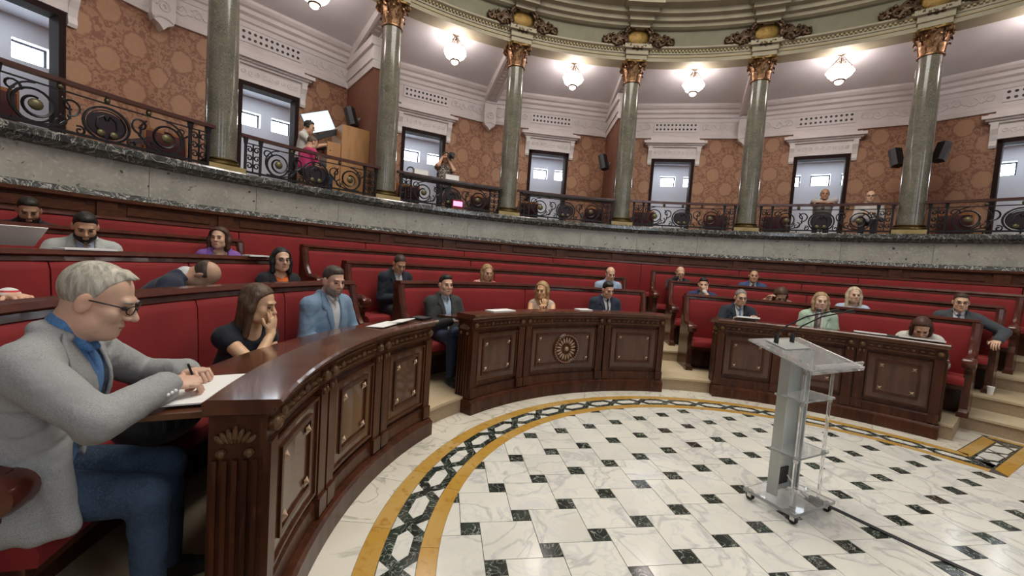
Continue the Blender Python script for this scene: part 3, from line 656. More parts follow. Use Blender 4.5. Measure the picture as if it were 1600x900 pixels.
# ---- loudspeakers on the partitions
def speaker(th, r, z, y, rz, tilt, label):
    e = empty('loudspeaker', (0, 0, 0), 0, label, 'loudspeaker', 'gallery loudspeakers')
    b = MB(); Rm = Matrix.Rotation(R_(rz), 3, 'Z') @ Matrix.Rotation(R_(tilt), 3, 'Y')
    poly = [(-.10, -.075), (-.10, .075), (-.02, .115), (.075, .085), (.075, -.085), (-.02, -.115)]
    n = len(poly); v = [Rm @ Vector((p[0], p[1], zz)) for zz in (-.20, .20) for p in poly]
    b.add(v, [tuple(range(n))[::-1], tuple(range(n, 2*n))]+[(i, (i+1) % n, n+(i+1) % n, n+i) for i in range(n)]); b.build('cabinet', MT['dark_grey'], e, world=False)
    b = MB(); b.add([Rm @ Vector((-.103, y_, z_)) for y_, z_ in ((-.065, -.18), (.065, -.18), (.065, .18), (-.065, .18))], [(0, 1, 2, 3)]); b.build('grille', MT['black'], e, world=False)
    b = MB(); q = Vector((0, -(abs(y)-.14)*(1 if y > 0 else -1), 0)); b.tube([(0, 0, 0), q*.5+Vector((.04, 0, .03)), q], .02, 6); b.ell(q, (.05, .02, .05), None, 8, 5); b.build('bracket', MT['metal'], e, world=False)
    place(e, r, th, z); e.location = Vector(e.location)+Vector((-math.sin(R_(th))*y, math.cos(R_(th))*y, 0))
speaker(102.039, 9.3, 4.52, .33, 40, 18, 'black loudspeaker on a wall bracket above the wooden control booth')
speaker(61.567, 9.2, 4.46, .33, 40, 18, 'black loudspeaker on a bracket behind the middle column beside an empty bay')
speaker(21.094, 9.2, 4.46, .34, 40, 18, 'black loudspeaker on the partition by the leaning man\'s bay')
speaker(21.094, 9.2, 4.50, -.36, -40, 18, 'black loudspeaker on the partition facing the last gallery bay')
# ---- control booth
e = empty('control_booth', pol(8.95, 104.9, 2.5), 104.9, 'tall light wood control booth with a lower side cabinet in the gallery', 'booth')
b = MB(); b.box((0, -.04, .82), (.62, .60, 1.64)); b.build('cabinet', MT['booth'], e, world=False)
b = MB(); b.box((-.05, .40, .62), (.50, .26, 1.24)); so = b.build('side_cabinet', MT['booth'], e, world=False)
b = MB(); b.ell((-.31, .47, 1.08), (.012, .012, .012)); b.build('knob', MT['metal'], so, world=False)
b = MB(); b.box((.05, .56, 1.12), (.5, .34, .05)); b.build('desk_shelf', MT['black'], e, world=False)
b = MB(); b.box((.06, .42, 1.46), (.10, .62, .10), Matrix.Rotation(R_(-28), 3, 'X')); b.build('console', MT['black'], e, world=False)
e = empty('monitor', pol(9.25, 108.3, 2.5+1.5), 108.3, 'pale flat panel screen standing tilted above the control booth', 'monitor')
Rm = Matrix.Rotation(R_(-24), 3, 'X') @ Matrix.Rotation(R_(8), 3, 'Y')
b = MB(); b.box((0, 0, .22), (.03, .60, .42), Rm); b.build('case', MT['dark_grey'], e, world=False)
b = MB(); b.box(Vector((0, 0, .22))+Rm @ Vector((-.017, 0, 0)), (.004, .57, .39), Rm); b.build('screen', MT['screen'], e, world=False)
b = MB(); b.tube([(.03, 0, .2), (.05, -.02, -.35)], .02, 6); b.build('stand', MT['dark_grey'], e, world=False)
# ---- red display, boxes on the rail
e = empty('led_display', pol(7.62, 91.3, 2.645), 91.3, 'small red lit digital display standing on the marble ledge', 'display')
b = MB(); b.box((0, 0, .105), (.07, .25, .20)); b.build('case', MT['led_case'], e, world=False)
b = MB(); b.box((-.037, 0, .115), (.006, .20, .10)); b.build('screen', MT['led'], e, world=False)
b = MB(); b.tube([(.03, -.12, .02), (.06, -.3, .01), (.05, -.5, .012)], .006, 5); b.build('cable', MT['cable'], e, world=False)
for th, lab in ((97.0, 'white equipment box on the gallery rail beside the booth column'), (91.9, 'white equipment box on the gallery rail under the photographer')):
    e = empty('equipment_box', pol(7.86, th, 3.275), th, lab, 'box')
    b = MB(); b.box((0, 0, .05), (.12, .30, .10)); b.build('box_body', MT['paper'], e, world=False)
    b = MB(); b.box((0, 0, .106), (.126, .31, .012)); b.build('lid', MT['paper'], e, world=False)
e = empty('desk_microphone', pol(7.95, 98.3, 3.275), 98.3, 'dark round desk device on the gallery rail beside a white box', 'device')
b = MB(); b.lathe([(.05, 0), (.05, .02), (.02, .03)], 12); b.build('base', MT['dark_grey'], e, world=False)
b = MB(); b.tube([(0, .08*math.cos(a), .03+.08*math.sin(a)+.04) for a in [math.pi*q/10 for q in range(11)]], .014, 6); b.build('hoop', MT['dark_grey'], e, True, world=False)
# ================================================================== DESKS
def desk(t0, t1, pils, label, medal=None, papers=()):
    tm = (t0+t1)/2; e = empty('curved_desk', pol(3.35, tm, 0), 0, label, 'desk', 'front row desks')
    S = lambda prof, a, b_, name, m, sm=False: MB().sweep(prof, a, b_).build(name, m, e, sm)
    S([(3.195, 0), (3.48, 0), (3.48, .15), (3.225, .15), (3.215, .135), (3.195, .125)], t0-.25, t1+.25, 'plinth', MT['desk_wood'])
    S([(3.275, .14), (3.40, .14), (3.40, .96), (3.275, .96)], t0+.3, t1-.3, 'carcass', MT['desk_wood'])
    S([(3.245, .15), (3.29, .15), (3.29, .255), (3.262, .255), (3.25, .235)], t0, t1, 'base_moulding', MT['desk_wood'])
    S([(3.252, .865), (3.29, .865), (3.29, .99), (3.252, .99)], t0, t1, 'frieze_board', MT['desk_wood'])
    S([(3.235, .985), (3.25, .985), (3.45, .985), (3.455, 1.03), (3.44, 1.04), (3.205, 1.04), (3.195, 1.03), (3.20, 1.015), (3.225, 1.005)], t0-.45, t1+.45, 'top', MT['desk_top'])
    S([(3.44, .965), (3.79, .945), (3.79, .965), (3.44, .987)], t0+.2, t1-.2, 'writing_shelf', MT['desk_top'])
    edges = [t0]+pils+[t1]; hw = 1.75
    for a in pils:      # double pilasters with a groove between
        for s in (-1, 1):
            S([(3.235, .25), (3.285, .25), (3.285, .865), (3.235, .865)], a+s*hw*.56-.78, a+s*hw*.56+.78, 'pilaster', MT['desk_wood'])
            S([(3.222, .165), (3.285, .165), (3.285, .265), (3.222, .265)], a+s*hw*.56-.85, a+s*hw*.56+.85, 'pilaster_base', MT['desk_wood'])
            for q in (-1, 1):
                b = MB(); b.ell(pol(3.236, a+s*.95+q*.45*0, .925), (.03, .03, .03), None, 8, 6)
            b.build('rosette', MT['carving'], e, True)
            b = MB()
            for q in (-.55, .55): b.ell(pol(3.232, a+s*.95+q*.6, .845), (.011, .011, .020), None, 6, 5)
            b.build('drop', MT['carving'], e, True)
    for a, s in ((t0+.75, 1), (t1-.75, -1)):
        S([(3.235, .25), (3.285, .25), (3.285, .865), (3.235, .865)], a-.72, a+.72, 'pilaster', MT['desk_wood'])
        S([(3.222, .165), (3.285, .165), (3.285, .265), (3.222, .265)], a-.8, a+.8, 'pilaster_base', MT['desk_wood'])
        b = MB(); b.ell(pol(3.236, a, .925), (.03, .03, .03), None, 8, 6); b.build('rosette', MT['carving'], e, True)
    for i in range(len(edges)-1):
        a = edges[i]+(1.6 if i == 0 else hw+.15); c = edges[i+1]-(1.6 if i == len(edges)-2 else hw+.15)
        S([(3.252, .30), (3.28, .30), (3.28, .83), (3.252, .83)], a+.1, c-.1, 'panel_board', MT['desk_panel'])
        pa, pc = a+1.5, c-1.5
        b = MB(); fr = lambda z0, z1, t_0, t_1: b.sweep([(3.24, z0), (3.256, z0), (3.256, z1), (3.24, z1)], t_0, t_1)
        fr(.375, .40, pa, pc); fr(.745, .77, pa, pc); fr(.40, .745, pa, pa+.42); fr(.40, .745, pc-.42, pc); b.build('panel_moulding', MT['desk_wood'], e)
        b = MB(); fr(.30, .315, a+.1, c-.1); fr(.815, .83, a+.1, c-.1); fr(.315, .815, a+.1, a+.35); fr(.315, .815, c-.35, c-.1); b.build('outer_moulding', MT['desk_wood'], e)
        for tt in (pa+.95, pc-.95):
            for zz in (.44, .705):
                b = MB(); x, y, z = pol(3.246, tt, zz); Rm = Matrix.Rotation(R_(tt), 3, 'Z') @ Matrix.Rotation(R_(-90), 3, 'Y')
                star = [(.030 if k % 2 == 0 else .014) for k in range(8)]
                v = [Rm @ Vector((rr*math.cos(k*math.pi/4+.78), rr*math.sin(k*math.pi/4+.78), 0))+Vector((x, y, z)) for k, rr in enumerate(star)]+[Rm @ Vector((0, 0, .020))+Vector((x, y, z))]
                b.add(v, [(k, (k+1) % 8, 8) for k in range(8)]); b.build('stud', MT['stud'], e)
        b = MB(); n = max(3, int((c-a)/1.1))
        for k in range(n):
            tt = a+.4+(c-a-.8)*k/(n-1)
            b.ell(pol(3.247, tt, .925), (.02, .02, .021), None, 7, 5) if k % 4 == 2 else b.ell(pol(3.249, tt, .925), (.026, .026, .011), None, 7, 5)
        b.sweep([(3.247, .885), (3.254, .885), (3.254, .893), (3.247, .893)], a, c); b.sweep([(3.247, .957), (3.254, .957), (3.254, .965), (3.247, .965)], a, c)
        b.build('carved_band', MT['carving'], e, True)
    for tt, s in ((t0, 1), (t1, -1)):     # fluted end faces
        b = MB(); b.sweep([(3.265, .15), (3.44, .15), (3.44, .98), (3.265, .98)], tt-.02*s, tt+.35*s, 1); ef = b.build('end_panel', MT['desk_wood'], e)
        c, q = cs(tt); tx, ty = q*s, -c*s       # outward along the end
        for k in range(5):
            r = 3.285+k*.033; b = MB(); b.box((r*c+tx*.006, r*q+ty*.006, .50), (.017, .017, .62), Matrix.Rotation(R_(tt), 3, 'Z')); b.build('flute', MT['desk_wood'], ef)
        b = MB(); Rm = Matrix.Rotation(R_(tt), 3, 'Z')
        for k in range(-3, 4): b.ell((3.352*c+tx*.008+k*.017*c, 3.352*q+ty*.008+k*.017*q, .905-abs(k)*.006), (.011, .012, .036-abs(k)*.004), Rm @ Matrix.Rotation(R_(k*16), 3, 'Y'), 7, 5)
        b.build('shell_carving', MT['carving'], ef, True)
        for k in (-1, 1):
            b = MB(); b.ell((3.352*c+tx*.008+k*.045*c, 3.352*q+ty*.008+k*.045*q, .835), (.018, .018, .018), None, 7, 5); b.build('rosette', MT['carving'], ef, True)
    if medal:
        x, y, z = pol(3.25, medal, .565); Rm = Matrix.Rotation(R_(medal), 3, 'Z') @ Matrix.Rotation(R_(-90), 3, 'Y')
        b = MB(); b.lathe([(.195, -.01), (.195, .012), (.18, .028), (.165, .028), (.155, .012)], 32, (x, y, z), Rm); md = b.build('medallion', MT['desk_wood'], e, True)
        b = MB(); b.lathe([(.155, .004), (.06, .012), (.0005, .012)], 32, (x, y, z), Rm); b.build('gilt_disc', MT['gold'], md, True)
        b = MB()
        for k in range(36): b.ell(Rm @ Vector((.172*math.cos(k*math.pi/18), .172*math.sin(k*math.pi/18), .030))+Vector((x, y, z)), (.010, .010, .010), None, 6, 4)
        b.build('bead_ring', MT['stud'], md, True)
        b = MB()
        for k in range(18):
            a = k*math.pi/9; b.ell(Rm @ Vector((.108*math.cos(a), .108*math.sin(a), .014))+Vector((x, y, z)), (.040, .013, .010), Rm @ Matrix.Rotation(a, 3, 'Z'), 7, 5)
        b.build('petals', MT['stud'], md, True)
        b = MB(); b.ell(Rm @ Vector((0, 0, .02))+Vector((x, y, z)), (.03, .03, .028), Rm, 10, 6); b.build('boss', MT['stud'], md, True)
    return e
desk(128.9, 168.3, [141.7, 155.0], 'curved carved wooden desk in front of the man writing on paper')
desk(66.6, 117.8, [81.9, 103.3], 'curved carved wooden desk with a round gilt medallion in its centre panel', 91.8)
desk(14.3, 54.2, [27.6, 40.6], 'curved carved wooden desk behind the clear lectern')
# ================================================================== BENCHES
def bench(row, t0, t1, rb, zp, zr, label, ends=True, cush=10.4):
    tm = (t0+t1)/2; e = empty('red_bench', pol(rb-.25, tm, zp), 0, label, 'bench', 'red velvet benches')
    S = lambda prof, a, b_, name, m, sm=False: MB().sweep(prof, a, b_).build(name, m, e, sm)
    zs = zp+.44
    if ends:
        S([(rb-.06, zr-.03), (rb-.045, zr-.042), (rb+.05, zr-.042), (rb+.06, zr-.03), (rb+.055, zr), (rb-.05, zr)], t0-.25, t1+.25, 'top_rail', MT['rail_wood'])
        S([(rb-.045, zr-.075), (rb+.045, zr-.075), (rb+.045, zr-.04), (rb-.035, zr-.04)], t0, t1, 'under_rail', MT['end_wood'])
    else: S([(rb-.045, zr-.028), (rb+.06, zr-.028), (rb+.06, zr), (rb-.04, zr)], t0, t1, 'top_rail', MT['rail_wood'])
    S([(rb, zp+.02), (rb+.035, zp+.02), (rb+.035, zr-.04), (rb, zr-.04)], t0+.2, t1-.2, 'back_board', MT['end_wood'])
    n = max(1, round((t1-t0)/cush))
    for k in range(n):
        a, b_ = t0+(t1-t0)*k/n, t0+(t1-t0)*(k+1)/n; zt = zr-(.076 if ends else .03)
        bb = MB(); m = max(3, int((b_-a)/1.3)); v = []; f = []
        prof = [(rb+.005, zs-.03), (rb-.07, zs-.03), (rb-.085, zs+.06), (rb-.082, zs+.3), (rb-.068, zt-.06), (rb-.05, zt-.012), (rb-.03, zt), (rb+.005, zt)]
        if not ends: prof = [(r if i in (0, 7) else r+.015, z) for i, (r, z) in enumerate(prof)]
        for i in range(m+1):
            u = i/m; puff = min(1., min(u, 1-u)*m*.8+.35); c, s = cs(a+.06+(b_-a-.12)*u)
            for r, z in prof: r2 = rb-(rb-r)*(.72+.28*puff) if r < rb else r; v.append((r2*c, r2*s, z))
        L = len(prof)
        for i in range(m):
            for j in range(L): q = (j+1) % L; f.append((i*L+j, i*L+q, (i+1)*L+q, (i+1)*L+j))
        f += [tuple(range(L))[::-1], tuple(range(m*L, m*L+L))]
        bb.add(v, f).build('back_cushion', MT['velvet'], e, True)
    S([(rb-.50, zs-.075), (rb-.02, zs-.075), (rb-.02, zs+.01), (rb-.46, zs+.012), (rb-.49, zs), (rb-.505, zs-.03)], t0+.3, t1-.3, 'seat_cushion', MT['velvet'], True)
    S([(rb-.47, zs-.13), (rb-.02, zs-.13), (rb-.02, zs-.075), (rb-.47, zs-.075)], t0+.3, t1-.3, 'seat_frame', MT['end_wood'])
    S([(rb-.22, zp), (rb-.19, zp), (rb-.19, zs-.12), (rb-.22, zs-.12)], t0+.3, t1-.3, 'kick_board', MT['end_wood'])
    if not ends: return e
    for tt, s in ((t0, 1), (t1, -1)):
        c, q = cs(tt); w = .035; ar_ = lambda u, v, w_: (u*c-w_*q, u*q+w_*c, v)
        za = zp+.635
        pr = [(rb+.045, zr-.04), (rb-.04, zr-.04), (rb-.05, zr-.13), (rb-.075, zr-.24), (rb-.12, zr-.345), (rb-.19, zr-.43), (rb-.28, za+.055), (rb-.37, za+.05), (rb-.44, za+.04), (rb-.44, za-.09), (rb-.40, za-.14), (rb-.40, za-.25), (rb-.43, za-.33), (rb-.43, zp+.09), (rb-.475, zp+.05), (rb-.475, zp), (rb+.045, zp)]
        b = MB(); b.extr(pr, ar_, -w, w); ep = b.build('end_panel', MT['end_wood'], e)
        band = [(rb-.03, zr-.05), (rb-.048, zr-.14), (rb-.073, zr-.25), (rb-.118, zr-.355), (rb-.19, zr-.44), (rb-.28, za+.05), (rb-.37, za+.045), (rb-.43, za+.02)]
        b = MB(); b.tube([ar_(u, v, 0) for u, v in band], [.050, .048, .046, .044, .044, .044, .046, .048], 8); b.build('arm', MT['rail_wood'], ep, True)
        b = MB(); Rm = Matrix.Rotation(R_(tt), 3, 'Z') @ Matrix.Rotation(R_(90), 3, 'X'); x, y, z = ar_(rb-.435, za-.005, 0)
        b.lathe([(.030, -.062), (.058, -.056), (.065, -.03), (.065, .03), (.058, .056), (.030, .062)], 18, (x, y, z), Rm); b.build('scroll', MT['rail_wood'], ep, True)
        b = MB(); b.box(ar_(rb-.01, zr-.062, 0), (.10, .09, .05), Matrix.Rotation(R_(tt), 3, 'Z')); b.build('cap_block', MT['rail_wood'], ep)
        b = MB(); b.box(ar_(rb-.44, zp+.03, 0), (.11, .10, .055), Matrix.Rotation(R_(tt), 3, 'Z')); b.build('foot', MT['end_wood'], ep)
    return e
ROW = {1: (4.36, .17, 1.295), 2: (5.41, .34, 1.47), 3: (6.45, .51, 1.645), 4: (7.50, .68, 1.80)}
SEC = {'L': (127.6, 170.2, 'beside the man in the grey blazer'), 'M': (65.7, 118.6, 'behind the desk with the gilt medallion'), 'R': (56.6, 11.6, 'behind the clear lectern')}
RN = {1: 'front', 2: 'second', 3: 'third'}
RE = {('R', 1): 12.0, ('R', 2): 10.6, ('R', 3): 9.6}
SN = {'L': 'block of the man in the grey blazer', 'M': 'block behind the desk with the gilt medallion', 'R': 'block behind the clear lectern'}
for s_ in 'LMR':
    for rw in (1, 2, 3):
        a, b_ = sorted(SEC[s_][:2]); a = RE.get((s_, rw), a)
        if s_ == 'L' and rw == 3: a = 126.4
        if s_ == 'R' and rw == 3: b_ = 57.6
        bench(rw, a, b_, *ROW[rw], 'red velvet bench, %s row of the %s' % (RN[rw], SN[s_]), True, 10.4 if (s_ == 'L' and rw < 3) else 27)
bench(4, -6, 186, *ROW[4], 'long red velvet bench running along the wooden wainscot under the gallery', False, 16)
# ================================================================== LECTERN AND SMALL THINGS
e = empty('clear_lectern', (.09, .585, 0), 0, 'clear acrylic lectern on castors with a grey front column', 'lectern')
lx, ly = .09, .585
b = MB(); b.box((lx-.01, ly, .072), (.48, .36, .022)); b.build('base_plate', MT['acrylic'], e)
for dx in (-.21, .19):
    for dy in (-.15, .15):
        b = MB(); b.lathe([(.012, .045), (.012, .062)], 8, (lx+dx, ly+dy, 0)); b.box((lx+dx, ly+dy, .04), (.03, .03, .03)); cst = b.build('castor', MT['metal'], e)
        b = MB(); b.lathe([(.008, -.011), (.027, -.011), (.027, .011), (.008, .011)], 12, (lx+dx, ly+dy, .0275), Matrix.Rotation(R_(90), 3, 'Y')); b.build('wheel', MT['black'], cst, True)
b = MB(); b.box((lx-.01, ly+.075, .60), (.26, .014, 1.035)); b.build('front_column', MT['satin'], e)
for s in (-1, 1):
    b = MB(); b.box((lx-.01+s*.125, ly+.045, .60), (.012, .07, 1.035)); b.build('column_flange', MT['satin'], e)
b = MB(); b.box((lx+.0, ly+.064, .19), (.13, .012, .12)); b.build('socket_plate', MT['black'], e)
for s in (-1, 1):
    b = MB(); b.lathe([(.011, .083), (.011, 1.06)], 10, (lx-.005+s*.165, ly-.105, 0)); b.build('rod', MT['acrylic'], e, True)
    for zz in (.40, .79, 1.0): b = MB(); b.lathe([(.016, -.012), (.016, .012)], 10, (lx-.005+s*.165, ly-.105, zz)); b.build('rod_joint', MT['metal'], e, True)
for zz in (.42, .81):
    b = MB(); b.box((lx-.005, ly-.03, zz), (.37, .20, .014)); b.build('shelf', MT['acrylic'], e)
sl = math.atan2(1.165-1.045, .44); Rm = Matrix.Rotation(sl, 3, 'X')
b = MB(); b.box((lx, ly, 1.105), (.62, .46, .012), Rm); tp = b.build('sloped_top', MT['acrylic'], e)
b = MB(); b.box(Vector((lx, ly, 1.105))+Rm @ Vector((0, -.215, .022)), (.58, .012, .035), Rm); b.build('paper_lip', MT['acrylic'], tp)
b = MB(); b.box(Vector((lx, ly, 1.105))+Rm @ Vector((0, -.22, -.012)), (.62, .02, .014), Rm); b.build('edge_rail', MT['acrylic'], tp)
b = MB(); b.box(Vector((lx-.02, ly, 1.105))+Rm @ Vector((0, .12, .012)), (.30, .15, .006), Rm); b.build('mic_plate', MT['satin'], tp)
for s in (-1, 1):
    b = MB(); b.box(Vector((lx+s*.24, ly, 1.105))+Rm @ Vector((0, .02, -.014)), (.012, .36, .016), Rm); b.build('support_rail', MT['metal'], tp)
    for q in (-.1, .12): b = MB(); b.lathe([(.010, -.02), (.010, .012)], 8, Vector((lx+s*.24, ly, 1.105))+Rm @ Vector((0, q, 0)), Rm); b.build('screw', MT['metal'], tp)
for k, dx in enumerate((-.13, .06)):
    m0 = Vector((lx+dx, ly, 1.11))+Rm @ Vector((0, .14, .01)); e2 = empty('gooseneck_microphone', m0, 0, 'thin black gooseneck microphone on the clear lectern', 'microphone', 'lectern microphones')
    b = MB(); b.lathe([(.016, 0), (.016, .05), (.010, .065)], 10); b.build('base', MT['black'], e2, True, world=False)
    b = MB(); b.tube([(0, 0, .06), (.02, -.05, .13), (.05, -.15, .21), (.09, -.28, .265)], .005, 6); b.build('neck', MT['black'], e2, True, world=False)
    b = MB(); b.tube([(.09, -.28, .265), (.10, -.32, .278)], [.011, .012], 8); b.build('head', MT['black'], e2, True, world=False)
b = MB(); b.tube([(lx+.02, ly+.04, .2), (lx+.06, ly, .12), (lx+.12, ly-.06, .085), (lx+.05, ly-.1, .088), (lx+.1, ly-.02, .09), (lx+.2, ly-.03, .089)], .005, 6); tag(b.build('lectern_wire', MT['paper']), 'pale loose wire coiled on the base of the clear lectern', 'wire')
b = MB()
for k in (0, .02): b.tube([(lx+.25+k, ly-.0, .006), (.36+k, .42, .006), (.37+k, .2, .006), (.385+k, -.05, .006), (.41+k, -.3, .006), (.44+k, -.8, .006), (.43+k, -1.6, .006)], .006, 6)
tag(b.build('floor_cable', MT['cable']), 'black twin cable running from the lectern across the marble floor', 'cable')
def paper(name, r, th, z, w, d, rot, label, h=.004, tilt=0, m='paper', cat='paper'):
    b = MB(); x, y, _ = pol(r, th, z); Rm = Matrix.Rotation(R_(th+90+rot), 3, 'Z') @ Matrix.Rotation(R_(tilt), 3, 'X'); b.box((x, y, z+h/2+abs(math.sin(R_(tilt)))*d/2), (w, d, h), Rm)
    return tag(b.build(name, MT[m]), label, cat)
paper('paper_sheet', 3.545, 164.2, .988, .38, .21, 8, 'white sheet the man in the grey blazer is writing on', .006, 3)
paper('paper_sheet', 3.36, 138.0, 1.041, .32, .14, 4, 'white paper on the desk before the man in the light blue blazer', .004, 3)
paper('paper_sheet', 3.36, 108.5, 1.041, .34, .15, 0, 'white paper at the empty end of the medallion desk', .010, 0)
paper('paper_sheet', 3.34, 134.8, 1.041, .26, .14, 8, 'white paper curling at the far end of the curved desk beside the black folder', .006, 9)
b = MB(); b.box(pol(3.33, 129.9, 1.051), (.13, .14, .016), Matrix.Rotation(R_(133), 3, 'Z')); tag(b.build('black_folder', MT['black']), 'black folder lying beside the curling paper at the desk end', 'folder')
paper('paper_sheet', 3.37, 86.4, 1.041, .2, .13, 5, 'white paper by the elbow of the blonde woman in the sleeveless top', .012, 0)
paper('paper_sheet', 3.36, 48.0, 1.041, .28, .16, 4, 'sheaf of white papers before the grey haired man in glasses', .02, 14)
paper('paper_sheet', 3.36, 25.6, 1.041, .30, .16, 0, 'white papers lying on the desk between the two women', .014, 3)
paper('paper_sheet', 3.36, 18.0, 1.041, .38, .17, 3, 'white papers under the woman bowing her head', .016, 5)
paper('tablet', 3.36, 22.0, 1.041, .22, .16, 0, 'flat black tablet beside the bowing woman\'s papers', .012, 0, 'dark_grey', 'tablet')
paper('paper_sheet', 5.38, 131.0, 1.471, .22, .12, 0, 'small white paper on the bench rail beside the woman in purple', .014)
paper('paper_sheet', 5.40, 146.2, 1.472, .34, .10, 0, 'white paper on the bench rail before the bearded man', .012)
b = MB(); c = pol(5.55, 149.9, 1.545); b.box(c, (.34, .005, .20), Matrix.Rotation(R_(149+78), 3, 'Z') @ Matrix.Rotation(R_(-50), 3, 'X')); tag(b.build('newspaper', MT['paper']), 'open white newspaper propped on the rail by the bearded man', 'newspaper')
e = empty('steel_bottle', pol(3.62, 33.9, .977), 0, 'tall steel water bottle on the desk beside the woman in mint', 'bottle')
b = MB(); b.lathe([(.034, 0), (.036, .01), (.036, .22), (.028, .25)], 16); b.build('bottle_body', MT['steel_bottle'], e, True, world=False)
b = MB(); b.lathe([(.028, .248), (.028, .285), (.022, .29)], 14); b.build('bottle_cap', MT['dark_grey'], e, True, world=False)
e = empty('paper_cup', pol(4.90, 10.2, .34), 0, 'white paper cup standing on the carpeted step by the bench end', 'cup')
b = MB(); b.lathe([(.026, 0), (.036, .10)], 14); b.build('cup_wall', MT['paper'], e, True, world=False)
b = MB(); b.lathe([(.036, .096), (.039, .100), (.036, .104)], 14); b.build('rim', MT['paper'], e, True, world=False)
# ================================================================== PEOPLE (signed distance fields meshed with surface nets)
F4 = np.float32
def V3(*a): return np.array(a, float)
def rotm(ax, deg):
    a = R_(deg); c, s = math.cos(a), math.sin(a)
    return {'x': np.array([[1, 0, 0], [0, c, -s], [0, s, c]]), 'y': np.array([[c, 0, s], [0, 1, 0], [-s, 0, c]]), 'z': np.array([[c, -s, 0], [s, c, 0], [0, 0, 1]])}[ax]
def rcone(a, b, ra, rb):
    a = np.array(a, float); b = np.array(b, float); ab = b-a; L = max(float(ab @ ab), 1e-9); m = max(ra, rb)
    def fn(X, Y, Z):
        t = np.clip(((X-a[0])*ab[0]+(Y-a[1])*ab[1]+(Z-a[2])*ab[2])/L, 0, 1)
        return np.sqrt((X-a[0]-t*ab[0])**2+(Y-a[1]-t*ab[1])**2+(Z-a[2]-t*ab[2])**2)-(ra+(rb-ra)*t)
    return fn, np.minimum(a, b)-m, np.maximum(a, b)+m
def elli(c, rad, R=None):
    c = np.array(c, float); R = np.eye(3) if R is None else R; r = np.array(rad, float); e = np.sqrt(((R*r)**2).sum(1))
    def fn(X, Y, Z):
        x, y, z = X-c[0], Y-c[1], Z-c[2]
        q = [(R[0, k]*x+R[1, k]*y+R[2, k]*z)/r[k] for k in range(3)]
        k0 = np.sqrt(q[0]**2+q[1]**2+q[2]**2); k1 = np.sqrt((q[0]/r[0])**2+(q[1]/r[1])**2+(q[2]/r[2])**2)+1e-6
        return k0*(k0-1)/k1
    return fn, c-e, c+e
